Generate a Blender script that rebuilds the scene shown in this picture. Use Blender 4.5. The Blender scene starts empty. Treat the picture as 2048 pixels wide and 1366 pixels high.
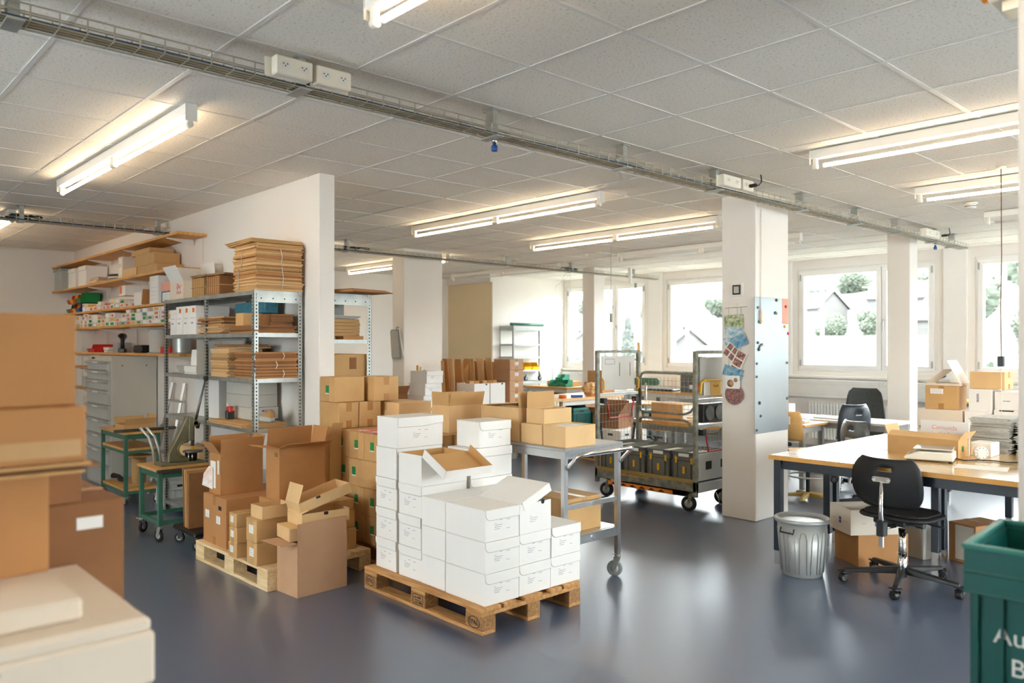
import bpy, bmesh, math, random
from mathutils import Matrix, Vector
PI = math.pi
D = bpy.data
sc = bpy.context.scene
COL = sc.collection
random.seed(7)

# ---------------------------------------------------------------- camera
cam_d = D.cameras.new('camera'); cam = D.objects.new('camera', cam_d); COL.objects.link(cam)
cam.location = (0, 0, 1.6)
cam.rotation_euler = (PI/2, 0, math.atan2(0.73443, 0.67869))
cam_d.sensor_width = 36; cam_d.lens = 1581/2048*36; cam_d.shift_y = 9/2048
cam_d.clip_start = .05; cam_d.clip_end = 2000
cam_d.dof.use_dof = True; cam_d.dof.focus_distance = 5.6; cam_d.dof.aperture_fstop = 2.3
sc.camera = cam
# ---------------------------------------------------------------- sky and exposure
SKY = 9.5
LAMP = 9.5
w = D.worlds.new('overcast_sky'); sc.world = w; w.use_nodes = True
nt = w.node_tree; nt.nodes.clear()
tc = nt.nodes.new('ShaderNodeTexCoord'); sp = nt.nodes.new('ShaderNodeSeparateXYZ')
cr = nt.nodes.new('ShaderNodeValToRGB'); bg = nt.nodes.new('ShaderNodeBackground'); ow = nt.nodes.new('ShaderNodeOutputWorld')
cr.color_ramp.elements[0].position = 0; cr.color_ramp.elements[0].color = (.80, .86, .92, 1)
cr.color_ramp.elements[1].position = .5; cr.color_ramp.elements[1].color = (.93, .97, 1.0, 1)
nt.links.new(tc.outputs['Generated'], sp.inputs[0]); nt.links.new(sp.outputs['Z'], cr.inputs[0])
nt.links.new(cr.outputs[0], bg.inputs[0]); bg.inputs[1].default_value = SKY
nt.links.new(bg.outputs[0], ow.inputs[0])
vs = sc.view_settings
sc.display_settings.display_device = 'sRGB'
vs.view_transform = 'Standard'; vs.look = 'None'; vs.gamma = 1; vs.exposure = 1.6
vs.use_curve_mapping = False
sc.cycles.max_bounces = 8; sc.cycles.diffuse_bounces = 6; sc.cycles.glossy_bounces = 4
sc.cycles.sample_clamp_indirect = 6
sc.cycles.use_denoising = True

# ---------------------------------------------------------------- materials
def lin(c):
    return tuple(((v/255)/12.92 if v/255 <= .04045 else ((v/255+.055)/1.055)**2.4) for v in c) + (1,)
M = {}
def mat(name, rgb, rough=.6, metal=0., vary=.06, scale=6., bump=0., bscale=None, stretch=(1,1,1), rgb2=None, emit=0, coat=0, spec=.5, alpha=1):
    m = D.materials.new(name); m.use_nodes = True; n = m.node_tree; b = n.nodes['Principled BSDF']
    b.inputs['Roughness'].default_value = rough; b.inputs['Metallic'].default_value = metal
    b.inputs['Specular IOR Level'].default_value = spec
    if coat: b.inputs['Coat Weight'].default_value = coat; b.inputs['Coat Roughness'].default_value = .12
    tcn = n.nodes.new('ShaderNodeTexCoord'); mp = n.nodes.new('ShaderNodeMapping'); mp.inputs['Scale'].default_value = stretch
    n.links.new(tcn.outputs['Object'], mp.inputs[0])
    no = n.nodes.new('ShaderNodeTexNoise'); no.inputs['Scale'].default_value = scale; no.inputs['Detail'].default_value = 5
    n.links.new(mp.outputs[0], no.inputs['Vector'])
    c1 = lin(rgb); c2 = lin(rgb2) if rgb2 else tuple(max(0, v*(1-vary*2.2)) for v in c1[:3]) + (1,)
    r = n.nodes.new('ShaderNodeValToRGB'); r.color_ramp.elements[0].position = .35; r.color_ramp.elements[1].position = .65
    r.color_ramp.elements[0].color = c2; r.color_ramp.elements[1].color = c1
    n.links.new(no.outputs['Fac'], r.inputs[0]); n.links.new(r.outputs[0], b.inputs['Base Color'])
    if bump:
        n2 = n.nodes.new('ShaderNodeTexNoise'); n2.inputs['Scale'].default_value = bscale or scale*6; n2.inputs['Detail'].default_value = 4
        n.links.new(mp.outputs[0], n2.inputs['Vector'])
        bp = n.nodes.new('ShaderNodeBump'); bp.inputs['Strength'].default_value = bump; bp.inputs['Distance'].default_value = .004
        n.links.new(n2.outputs['Fac'], bp.inputs['Height']); n.links.new(bp.outputs[0], b.inputs['Normal'])
    if emit:
        b.inputs['Emission Color'].default_value = c1; b.inputs['Emission Strength'].default_value = emit
    M[name] = m
    return m
mat('wall_white', (238,233,226), .8, vary=.012, scale=1.5, bump=.15, bscale=60)
mat('wall_beige', (226,208,172), .8, vary=.015, scale=1.5, bump=.1, bscale=60)
mat('window_frame', (240,239,236), .35, vary=.01)
mat('duct_white', (228,226,220), .45, vary=.02)
mat('kraft', (206,164,108), .78, vary=.05, scale=5, bump=.12, bscale=90)
mat('kraft_light', (222,184,132), .78, vary=.04, scale=5, bump=.12, bscale=90)
mat('kraft_brown', (188,134,82), .78, vary=.05, scale=5, bump=.12, bscale=90)
mat('kraft_pink', (198,156,120), .78, vary=.04, scale=5, bump=.12, bscale=90)
mat('kraft_dark', (150,102,62), .8, vary=.08, scale=6, bump=.15, bscale=90)
mat('kraft_edge', (196,156,104), .85, vary=.25, scale=60, stretch=(1,1,6), bump=.5, bscale=150)
mat('packing_tape', (182,132,78), .25, vary=.05, scale=8)
mat('tape_clear', (200,158,104), .3, vary=.05, scale=8)
mat('white_card', (238,236,232), .62, vary=.012, scale=4)
mat('grey_card', (196,192,182), .7, vary=.02, scale=4)
mat('beige_card', (226,212,194), .7, vary=.02, scale=4)
mat('card_liner', (206,160,102), .8, vary=.04, scale=6)
mat('ink_violet', (186,184,204), .7, vary=.3, scale=90)
mat('ink_dark', (70,68,70), .7, vary=.1)
mat('paper', (240,240,236), .7, vary=.01)
mat('paper_grey', (196,194,186), .8, vary=.12, scale=40, stretch=(1,1,8))
mat('paper_pink', (238,170,150), .7, vary=.03)
mat('label_green', (24,150,78), .5, vary=.05, scale=60)
mat('galvanised', (190,194,190), .42, metal=.75, vary=.10, scale=9, bump=.05)
mat('galv_dull', (168,170,164), .5, metal=.55, vary=.14, scale=12, bump=.1)
mat('cage_steel', (160,160,146), .5, metal=.55, vary=.2, scale=18, bump=.2)
mat('chrome', (225,225,225), .12, metal=1, vary=.02)
mat('stainless', (200,202,204), .28, metal=.95, vary=.04, scale=4, stretch=(1,12,1))
mat('hole_dark', (38,40,40), .8, vary=.05)
mat('pine', (222,184,130), .65, vary=.1, scale=7, stretch=(1,9,9), bump=.3, rgb2=(196,150,96))
mat('pallet_wood', (206,158,100), .7, vary=.1, scale=5, stretch=(1,8,8), bump=.35, rgb2=(172,122,70))
mat('pallet_block', (176,132,86), .85, vary=.25, scale=60, bump=.6, rgb2=(140,100,62))
mat('pallet_pale', (234,210,168), .7, vary=.1, scale=5, stretch=(1,8,8), bump=.3, rgb2=(216,184,134))
mat('brand_ink', (72,46,28), .9, vary=.1)
mat('shelf_board', (226,170,96), .5, vary=.06, scale=3, stretch=(1,9,1), rgb2=(206,146,74))
mat('beech', (224,170,98), .4, vary=.05, scale=3, stretch=(1,9,1), rgb2=(208,150,80))
mat('table_lam', (214,182,132), .22, vary=.03, scale=3, stretch=(1,8,1), coat=.6, rgb2=(206,172,120))
mat('table_edge', (224,164,78), .45, vary=.05, scale=8)
mat('navy_steel', (38,48,58), .4, vary=.05, spec=.5)
mat('green_steel', (62,112,92), .45, vary=.06, scale=10)
mat('press_olive', (116,112,84), .45, vary=.08, scale=10, metal=.2)
mat('steel_raw', (120,122,120), .35, metal=.85, vary=.15, scale=14)
mat('black_plastic', (28,28,30), .42, vary=.05)
mat('black_rubber', (34,34,34), .7, vary=.1)
mat('black_matte', (22,24,26), .6, vary=.05, bump=.1, bscale=200)
mat('chair_fabric', (70,76,76), .85, vary=.1, scale=30, bump=.2)
mat('grey_plastic', (150,156,154), .45, vary=.03)
mat('light_grey_plastic', (186,190,186), .45, vary=.03)
mat('crate_grey', (118,120,112), .5, vary=.06, scale=10)
mat('crate_dark', (84,86,82), .5, vary=.06)
mat('label_yellow', (240,184,30), .5, vary=.03)
mat('cabinet_grey', (198,194,182), .45, vary=.015, scale=3)
mat('cabinet_front', (190,190,184), .45, vary=.02, scale=3)
mat('alu', (196,196,192), .35, metal=.7, vary=.04)
mat('silver_bin', (172,174,172), .38, metal=.35, vary=.03)
mat('green_crate', (6,88,84), .42, vary=.03)
mat('green_crate_rim', (40,128,118), .45, vary=.03)
mat('red_plastic', (206,36,28), .4, vary=.04)
mat('blue_plastic', (24,78,160), .4, vary=.04)
mat('yellow_plastic', (238,190,20), .4, vary=.04)
mat('green_plastic', (20,130,66), .4, vary=.04)
mat('teal_plastic', (70,170,140), .45, vary=.04)
mat('orange_plastic', (238,120,40), .4, vary=.05)
mat('orange_lens', (238,140,10), .2, vary=.03)
mat('socket_white', (236,230,214), .35, vary=.01)
mat('cable_blue', (50,80,110), .5, vary=.1)
mat('cable_black', (28,28,28), .5, vary=.1)
mat('cable_white', (224,220,210), .5, vary=.05)
mat('tray_insert', (176,146,80), .7, vary=.1, scale=5)
mat('tray_wire', (186,180,160), .45, metal=.4, vary=.05)
mat('lamp_body', (232,230,224), .4, vary=.01)
mat('tube_lit', (255,228,192), .4, vary=0, emit=LAMP)
mat('tube_off', (236,234,228), .3, vary=.01)
mat('radiator', (232,232,226), .4, vary=.01)
mat('board_metal', (178,188,194), .32, metal=.55, vary=.03, scale=3)
mat('wood_dark', (120,74,44), .6, vary=.1)
mat('ply_seat', (228,180,112), .4, vary=.04, scale=4, stretch=(1,1,7))
mat('warning_orange', (246,140,40), .5, vary=.04)
mat('postcard_sky', (110,170,196), .4, rgb2=(222,232,232), scale=25)
mat('postcard_sea', (50,130,170), .4, rgb2=(160,190,200), scale=25)
mat('postcard_green', (90,130,60), .4, rgb2=(214,214,180), scale=30)
mat('postcard_mix', (200,120,60), .4, rgb2=(40,90,130), scale=45)
mat('postcard_navy', (30,60,110), .4, rgb2=(220,150,90), scale=40)
mat('skin_photo', (232,196,176), .5, rgb2=(240,236,230), scale=20)
mat('blue_box', (70,140,160), .5, vary=.15, scale=40)
mat('cover_red', (190,60,48), .5, rgb2=(240,228,220), scale=30)
mat('magazine', (220,222,222), .5, rgb2=(222,92,60), scale=9)
mat('spread_dark', (96,104,96), .7, rgb2=(216,218,208), scale=60, stretch=(1,1,5))
mat('hill_green', (44,48,42), .95, vary=.2, scale=.02, rgb2=(50,54,46))
mat('foliage', (54,61,50), .9, rgb2=(62,68,56), scale=2.5)
mat('foliage_dark', (50,54,50), .9, rgb2=(60,64,58), scale=1.2)
mat('house_wall', (78,76,74), .9, vary=.05, scale=1)
mat('house_roof', (50,47,46), .9, vary=.1, scale=2)
mat('house_window', (50,54,58), .4, vary=.05)
mat('bark', (92,80,66), .9, vary=.2)

def floor_mat():
    m = mat('lino_blue', (76,90,114), .28, vary=.02, scale=300); n = m.node_tree; b = n.nodes['Principled BSDF']
    b.inputs['Specular IOR Level'].default_value = .9
    b.inputs['Coat Weight'].default_value = .7; b.inputs['Coat Roughness'].default_value = .36; b.inputs['Coat IOR'].default_value = 1.55
floor_mat()
def ceil_mat():
    m = mat('ceiling_tile', (238,233,222), .9, vary=.02, scale=2); n = m.node_tree; b = n.nodes['Principled BSDF']
    tcn = n.nodes.new('ShaderNodeTexCoord'); no = n.nodes.new('ShaderNodeTexNoise'); no.inputs['Scale'].default_value = 75; no.inputs['Detail'].default_value = 3; no.inputs['Roughness'].default_value = .7
    n.links.new(tcn.outputs['Object'], no.inputs['Vector'])
    r = n.nodes.new('ShaderNodeValToRGB'); r.color_ramp.elements[0].position = .33; r.color_ramp.elements[1].position = .43
    r.color_ramp.elements[0].color = lin((186,180,168)); r.color_ramp.elements[1].color = lin((240,235,224))
    n.links.new(no.outputs['Fac'], r.inputs[0]); n.links.new(r.outputs[0], b.inputs['Base Color'])
ceil_mat()
mat('ceiling_bar', (226,224,218), .45, vary=.01)
def glass_mat():
    m = D.materials.new('window_glass'); m.use_nodes = True; n = m.node_tree; n.nodes.clear()
    t = n.nodes.new('ShaderNodeBsdfTransparent'); g = n.nodes.new('ShaderNodeBsdfGlossy'); g.inputs['Roughness'].default_value = .02
    mx = n.nodes.new('ShaderNodeMixShader'); mx.inputs[0].default_value = .06; o = n.nodes.new('ShaderNodeOutputMaterial')
    t.inputs[0].default_value = (.97,.99,.98,1)
    n.links.new(t.outputs[0], mx.inputs[1]); n.links.new(g.outputs[0], mx.inputs[2]); n.links.new(mx.outputs[0], o.inputs[0]); M['window_glass'] = m
glass_mat()

# ---------------------------------------------------------------- mesh helpers
class MB:
    def __init__(s): s.v = []; s.f = []; s.sm = []
    def add(s, vs_, fs, mtx=None, smooth=False):
        b = len(s.v)
        for p in vs_:
            p = Vector(p)
            s.v.append(tuple(mtx @ p) if mtx is not None else tuple(p))
        for f in fs: s.f.append([b+i for i in f]); s.sm.append(smooth)
        return s
    def box(s, x0, x1, y0, y1, z0, z1, mtx=None):
        vs_ = [(x0,y0,z0),(x1,y0,z0),(x1,y1,z0),(x0,y1,z0),(x0,y0,z1),(x1,y0,z1),(x1,y1,z1),(x0,y1,z1)]
        return s.add(vs_, [(0,3,2,1),(4,5,6,7),(0,1,5,4),(1,2,6,5),(2,3,7,6),(3,0,4,7)], mtx)
    def cbox(s, c, d, mtx=None):
        return s.box(c[0]-d[0]/2, c[0]+d[0]/2, c[1]-d[1]/2, c[1]+d[1]/2, c[2]-d[2]/2, c[2]+d[2]/2, mtx)
    def tube(s, pts, r, n=8, closed=False, caps=True, smooth=True):
        pts = [Vector(p) for p in pts]; k = len(pts); rings = []; b = len(s.v)
        up = None
        for i, p in enumerate(pts):
            if closed: t = (pts[(i+1) % k]-pts[i-1])
            else: t = pts[min(i+1, k-1)]-pts[max(i-1, 0)]
            t.normalize()
            if up is None:
                up = Vector((0,0,1)) if abs(t.z) < .9 else Vector((1,0,0))
            a = (up - t*up.dot(t)); 
            if a.length < 1e-4: a = Vector((1,0,0)).cross(t)
            a.normalize(); up = a; c = t.cross(a)
            rr = r[i] if isinstance(r, (list, tuple)) else r
            for j in range(n):
                th = 2*PI*j/n; s.v.append(tuple(p + a*(rr*math.cos(th)) + c*(rr*math.sin(th))))
        for i in range(k if closed else k-1):
            for j in range(n):
                i2 = (i+1) % k; s.f.append([b+i*n+j, b+i*n+(j+1) % n, b+i2*n+(j+1) % n, b+i2*n+j]); s.sm.append(smooth)
        if caps and not closed:
            s.f.append([b+j for j in range(n)][::-1]); s.f.append([b+(k-1)*n+j for j in range(n)]); s.sm += [False, False]
        return s
    def lathe(s, prof, n=24, mtx=None, smooth=True):
        b = len(s.v)
        for (r, z) in prof:
            for j in range(n):
                p = Vector((r*math.cos(2*PI*j/n), r*math.sin(2*PI*j/n), z)); s.v.append(tuple(mtx @ p) if mtx is not None else tuple(p))
        for i in range(len(prof)-1):
            for j in range(n): s.f.append([b+i*n+j, b+i*n+(j+1) % n, b+(i+1)*n+(j+1) % n, b+(i+1)*n+j]); s.sm.append(smooth)
        s.f.append([b+j for j in range(n)][::-1]); s.f.append([b+(len(prof)-1)*n+j for j in range(n)]); s.sm += [False, False]
        return s
    def cyl(s, c, r, h, axis='z', n=20, mtx=None):
        m = Matrix.Translation(c) @ {'z': Matrix.Identity(4), 'x': Matrix.Rotation(PI/2, 4, 'Y'), 'y': Matrix.Rotation(-PI/2, 4, 'X')}[axis]
        if mtx is not None: m = mtx @ m
        return s.lathe([(r, -h/2), (r, h/2)], n, m)
    def prism(s, poly, t0, t1, mtx=None):   # poly in local XY, extruded along Z t0..t1
        n = len(poly); vs_ = [(x, y, t0) for x, y in poly] + [(x, y, t1) for x, y in poly]
        fs = [list(range(n))[::-1], list(range(n, 2*n))] + [[i, (i+1) % n, n+(i+1) % n, n+i] for i in range(n)]
        return s.add(vs_, fs, mtx)
    def mesh(s, name):
        me = D.meshes.new(name); me.from_pydata(s.v, [], s.f); me.polygons.foreach_set('use_smooth', s.sm); me.update()
        bm = bmesh.new(); bm.from_mesh(me); bmesh.ops.recalc_face_normals(bm, faces=bm.faces); bm.to_mesh(me); bm.free()
        return me
def T(x, y, z): return Matrix.Translation((x, y, z))
def R(a, ax): return Matrix.Rotation(math.radians(a), 4, ax)
def put(me, name, m, parent=None, bevel=0, loc=None, rot=None, seg=1):
    if not me.materials: me.materials.append(M[m] if isinstance(m, str) else m)
    o = D.objects.new(name, me); COL.objects.link(o)
    if parent is not None: o.parent = parent
    if loc is not None: o.location = loc
    if rot is not None: o.rotation_euler = rot
    if bevel:
        b = o.modifiers.new('bevel', 'BEVEL'); b.width = bevel; b.segments = seg; b.limit_method = 'ANGLE'; b.angle_limit = .7
    return o
def part(name, mb, m, parent, bevel=0, label=None, loc=None, rot=None, seg=1):
    o = put(mb.mesh(name) if isinstance(mb, MB) else mb, name, m, parent, bevel, loc, rot, seg)
    if label: o['label'] = label
    return o
def thing(name, label, cat, loc=(0,0,0), rz=0, group=None):
    o = D.objects.new(name, None); COL.objects.link(o); o.empty_display_size = .1
    o.location = loc; o.rotation_euler = (0, 0, math.radians(rz)); o['label'] = label; o['category'] = cat
    if group: o['group'] = group
    return o
def single(name, mb, m, label, cat, loc=(0,0,0), rz=0, group=None, bevel=0, rot=None):
    o = put(mb.mesh(name) if isinstance(mb, MB) else mb, name, m, None, bevel, loc, rot or (0,0,math.radians(rz)))
    o['label'] = label; o['category'] = cat
    if group: o['group'] = group
    return o
def struct(name, mb, m, bevel=0, parent=None):
    o = put(mb.mesh(name), name, m, parent, bevel)
    if parent is None: o['kind'] = 'structure'
    return o
def dup(root, loc, rz=None, label=None, group=None):
    r = root.copy(); COL.objects.link(r); r.location = loc
    if rz is not None: r.rotation_euler = (0, 0, math.radians(rz))
    if label: r['label'] = label
    if group: r['group'] = group
    for ch in list(root.children):
        c = ch.copy(); COL.objects.link(c); c.parent = r
        for g in list(ch.children):
            d = g.copy(); COL.objects.link(d); d.parent = c
    return r
_txt = {}
def text_mesh(s, size, ext=.0006):
    cu = D.curves.new('lettering', 'FONT'); cu.body = s; cu.size = size; cu.extrude = ext; cu.align_x = 'CENTER'; cu.align_y = 'CENTER'
    o = D.objects.new('lettering', cu); COL.objects.link(o)
    bpy.context.view_layer.update()
    dg = bpy.context.evaluated_depsgraph_get()
    me = D.meshes.new_from_object(o.evaluated_get(dg)); D.objects.remove(o); D.curves.remove(cu)
    return me

# ---------------------------------------------------------------- cartons
_mc = {}
def cached(key, fn):
    if key not in _mc: _mc[key] = fn()
    return _mc[key]
def face_tf(face, L, W):
    """matrix putting local (x right, y up, z out) on a box face; origin at the face's bottom centre"""
    if face == '+x': return Matrix(((0,0,1,L/2),(1,0,0,0),(0,1,0,0),(0,0,0,1)))
    if face == '-x': return Matrix(((0,0,-1,-L/2),(-1,0,0,0),(0,1,0,0),(0,0,0,1)))
    if face == '-y': return Matrix(((1,0,0,0),(0,0,-1,-W/2),(0,1,0,0),(0,0,0,1)))
    if face == '+y': return Matrix(((-1,0,0,0),(0,0,1,W/2),(0,1,0,0),(0,0,0,1)))
def carton(label, x, y, z, L, W, H, rz=0, m='kraft', tape='+x', stickers=(), flaps=None, group=None, name='cardboard_box', cat='box', fill=None, tapem='packing_tape', inner=None):
    """x,y,z = base centre; closed if flaps is None, else flaps = {face: (angle out from upright, length)}"""
    t = thing(name, label, cat, (x, y, z), rz, group)
    wt = .004
    if flaps is None:
        me = cached(('closed', L, W, H, m), lambda: MB().box(-L/2, L/2, -W/2, W/2, 0, H-.0005).mesh('body'))
        part('body', me, m, t, .003)
        if tape:
            def tp():
                a = MB(); e = .0006
                if tape in ('+x', '-x'):
                    a.box(-L/2-e, L/2+e, -.025, .025, H-.0004, H+e)
                    for sx in (-1, 1):
                        a.box(min(sx*L/2, sx*(L/2+e)), max(sx*L/2, sx*(L/2+e)), -.025, .025, H-min(.07, H*.35), H)
                        a.box(min(sx*L/2, sx*(L/2+e)), max(sx*L/2, sx*(L/2+e)), -.025, .025, .001, min(.06, H*.3))
                else:
                    a.box(-.025, .025, -W/2-e, W/2+e, H-.0004, H+e)
                    for sy in (-1, 1):
                        a.box(-.025, .025, min(sy*W/2, sy*(W/2+e)), max(sy*W/2, sy*(W/2+e)), H-min(.07, H*.35), H)
                        a.box(-.025, .025, min(sy*W/2, sy*(W/2+e)), max(sy*W/2, sy*(W/2+e)), .001, min(.06, H*.3))
                return a.mesh('tape')
            part('tape', cached(('tape', tape in ('+x','-x'), L, W, H), tp), tapem, t)
    else:
        def op():
            a = MB(); a.box(-L/2, L/2, -W/2, W/2, 0, wt); a.box(-L/2, -L/2+wt, -W/2, W/2, wt, H); a.box(L/2-wt, L/2, -W/2, W/2, wt, H)
            a.box(-L/2+wt, L/2-wt, -W/2, -W/2+wt, wt, H); a.box(-L/2+wt, L/2-wt, W/2-wt, W/2, wt, H); return a.mesh('body')
        part('body', cached(('open', L, W, H, m), op), m, t)
        for face, (ang, ln) in flaps.items():
            wd = (W if face in ('+x', '-x') else L) - .006
            mt = face_tf(face, L, W) @ T(0, H, -wt/2) @ R(ang, 'X')
            part('flap', MB().box(-wd/2, wd/2, 0, ln, -.0018, .0018, mt), inner or m, t)
        if fill:
            part('contents', MB().box(-L/2+wt+.004, L/2-wt-.004, -W/2+wt+.004, W/2-wt-.004, wt, H*fill[0]), fill[1], t)
    for st in stickers:   # (face, u, v, w, h, material, name)
        face, u, v, sw, sh, sm_, nm = st
        q = face_tf(face, L, W) @ T(u, v, .0008)
        o = part(nm, MB().box(-sw/2, sw/2, -sh/2, sh/2, -.0007, .0004, q), sm_, t)
        if nm == 'green_label':
            part('barcode', MB().box(-sw/2-.004, sw/2+.004, -sh/2-.008, -sh/2, -.0007, .0004, q), 'paper', o)
            a = MB()
            for k in range(4): a.box(-sw/2+.006, sw/2-.006, -sh/2+.012+k*sh*.22, -sh/2+.015+k*sh*.22, .0004, .0007, q)
            part('print', a, 'ink_dark', o)
        elif nm == 'address_label':
            a = MB()
            for k in range(4): a.box(-sw/2+.008, sw/2-.01-.006*(k % 3), -sh/2+.012+k*sh*.2, -sh/2+.014+k*sh*.2, .0004, .0007, q)
            part('print', a, 'ink_violet', o)
    return t
def corner(x1, y0, L, W): return x1-L/2, y0+W/2

_arch = {}
def archive(label, x, y, z, L=.36, W=.258, H=.178, rz=0, flap='+x', m='white_card', group='white flap-lid cartons on the front pallet', pr=True, jit=True, plain=False):
    """white carton with a hinged lid whose rounded flap tucks over one face"""
    key = (L, W, H, flap, m, pr, plain)
    if jit: rz += random.uniform(-.9, .9)
    if key in _arch:
        return dup(_arch[key], (x, y, z), rz, label, group)
    t = thing('archive_box', label, 'box', (x, y, z), rz, group)
    part('body', MB().box(-L/2, L/2, -W/2, W/2, 0, H-.004), m, t, .002)
    wd = W if flap in ('+x', '-x') else L
    fh = .058; r = .036
    a = MB(); a.box(-L/2-.001, L/2+.001, -W/2-.001, W/2+.001, H-.004, H-.0005)
    poly = [(-wd/2, 0), (-wd/2, -fh+r)] + [(-wd/2+r-r*math.cos(k*PI/8), -fh+r-r*math.sin(k*PI/8)) for k in range(1, 4)] + [(-wd/2+r, -fh), (wd/2, -fh), (wd/2, 0)]
    if plain: poly = [(-wd/2, 0), (-wd/2, -fh), (0, -fh-.004), (wd/2*.3, -fh), (wd/2, -fh+.012), (wd/2, 0)]
    a.prism(poly, 0, .0045, face_tf(flap, L, W) @ T(0, H-.0005, 0))
    lid = part('lid', a, m, t)
    part('lid_edge', MB().tube([tuple(face_tf(flap, L, W) @ Vector((px_, H-.0005+py_, .0035))) for px_, py_ in poly], .0022, 4), 'grey_card' if m == 'white_card' else m, lid)
    if pr:
        a = MB(); f = face_tf(flap, L, W) @ T(0, 0, .0004)
        for k, (u0, u1) in enumerate([(-.06,-.045), (-.06,.0), (-.06,-.01), (-.06,-.02)]):
            a.box(u0, u1, .096-.011*k, .0985-.011*k, -.0003, .0003, f)
        for k, (u0, u1) in enumerate([(-.02,-.0), (.03,.06), (.03,.055)]):
            a.box(u0, u1, (.112, .108, .058)[k], (.1145, .1105, .0605)[k], -.0003, .0003, f)
        part('print', a, 'ink_violet', t)
    _arch[key] = t
    return t
def pallet(label, x, y, rz=0, m='pallet_wood', bm_='pallet_block', L=1.2, W=.8, mark=True, group=None):
    t = thing('pallet', label, 'pallet', (x, y, 0), rz, group)
    for i, (yy, ww) in enumerate([(-W/2+.0725,.145), (-W/4+.0125,.1), (0,.145), (W/4-.0125,.1), (W/2-.0725,.145)]):
        part('deck_board', MB().box(-L/2, L/2, yy-ww/2, yy+ww/2, .122, .144), m, t, .003)
    for xx in (-L/2+.0725, 0, L/2-.0725):
        part('stringer_board', MB().box(xx-.0725, xx+.0725, -W/2, W/2, .1, .122), m, t, .003)
    for yy in (-W/2+.05, 0, W/2-.05):
        part('bottom_board', MB().box(-L/2, L/2, yy-.05, yy+.05, 0, .022), m, t, .003)
        for xx in (-L/2+.0725, 0, L/2-.0725):
            b = part('block', MB().box(xx-.0725, xx+.0725, yy-.05, yy+.05, .022, .1), bm_, t, .002)
            if mark and yy < -.1:
                if abs(xx) > .1:
                    a = MB(); a.tube([(xx+.05*math.cos(q*PI/12), -W/2-.0006, .061+.031*math.sin(q*PI/12)) for q in range(24)], .0022, 4, closed=True)
                    part('burned_oval', a, 'brand_ink', b)
                    me = cached('epal', lambda: text_mesh('EPAL', .036))
                    me.materials.clear(); me.materials.append(M['brand_ink'])
                    put(me, 'lettering', 'brand_ink', b, loc=(xx, -W/2-.001, .061), rot=(PI/2, 0, 0))
                else:
                    a = MB()
                    for (u0, u1, v0, v1) in [(-.05,.05,.09,.093), (-.05,-.047,.03,.093), (.047,.05,.03,.093), (-.05,.05,.03,.033), (-.03,.03,.055,.059), (-.04,-.01,.07,.075), (.0,.03,.07,.08), (-.03,.0,.04,.046), (.01,.04,.04,.05)]:
                        a.box(xx+u0, xx+u1, -W/2-.0015, -W/2-.0003, v0, v1)
                    part('burned_stamp', a, 'brand_ink', b)
    return t
def castor(parent, x, y, r=.05, w=.028, ang=0, z0=0, fork='galvanised', wheel='black_rubber', h=None):
    """swivel castor: fork with wheel as its sub-part; wheel bottom at z0"""
    h = h or 2*r+.03; m = T(x, y, z0) @ R(ang, 'Z'); o = .35*r
    a = MB(); a.box(-.03, .03, -.03, .03, h-.004, h, m); a.cyl((0,0,h-.012), .02, .02, mtx=m, n=12)
    for s in (-1, 1): a.prism([(-.022, h-.02), (.022, h-.02), (.012-o, r-.008), (-.012-o, r-.008)], s*(w/2+.003)-.0015, s*(w/2+.003)+.0015, m @ R(90, 'X'))
    f = part('castor_fork', a, fork, parent)
    b = MB(); b.lathe([(r*.55, -w/2*.8), (r*.9, -w/2), (r, -w/2*.7), (r, w/2*.7), (r*.9, w/2), (r*.55, w/2*.8)], 20, m @ T(-o, 0, r) @ R(90, 'X'))
    part('wheel', b, wheel, f)
    c = MB(); c.lathe([(.008, -w/2-.002), (r*.55, -w/2*.8), (r*.55, w/2*.8), (.008, w/2+.002)], 16, m @ T(-o, 0, r) @ R(90, 'X'))
    part('hub', c, 'light_grey_plastic', f)
    return f

# ================================================================ SETTING
CZ = 3.0
struct('floor', MB().box(-13.4, 4.8, -4.1, 12.6, -.2, 0), 'lino_blue')
struct('ceiling', MB().box(-13.4, 4.8, -4.1, 12.6, CZ, CZ+.15), 'ceiling_tile')
g = MB()
k = -19
while True:
    x = -1.618 + .6166*k
    if x > 4.4: break
    if x > -13.0: g.box(x-.012, x+.012, -3.8, 12.3, CZ-.004, CZ-.0005)
    k += 1
k = -12
while True:
    y = 3.372 + .6166*k
    if y > 12.2: break
    if y > -3.7: g.box(-13.06, 4.5, y-.012, y+.012, CZ-.0045, CZ-.001)
    k += 1
struct('trim_1', g, 'ceiling_bar')
struct('wall_left', MB().box(-13.36, -13.06, -4.1, 10.25, 0, CZ), 'wall_white')
a = MB().box(-13.36, -11.67, 10.262, 12.6, 0, CZ); struct('wall_alcove', a, 'wall_white')
struct('trim_2', MB().box(-13.06, -11.69, 10.25, 10.262, 0, 2.86), 'wall_beige')
struct('trim_3', MB().box(-13.06, -11.67, 10.20, 10.262, 2.86, CZ), 'wall_white')
ry = [2.6, 6.0]  # unseen right-wall windows, added to brighten the +X faces and the ceiling
a = MB(); a.box(4.5, 4.8, -4.1, 12.6, 0, .95); a.box(4.5, 4.8, -4.1, 12.6, 2.8, CZ)
ys = [-4.1] + sum([[y, y+2.5] for y in ry], []) + [12.6]
for i in range(0, len(ys), 2): a.box(4.5, 4.8, ys[i], ys[i+1], .95, 2.8)
struct('wall_right', a, 'wall_white')
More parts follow.
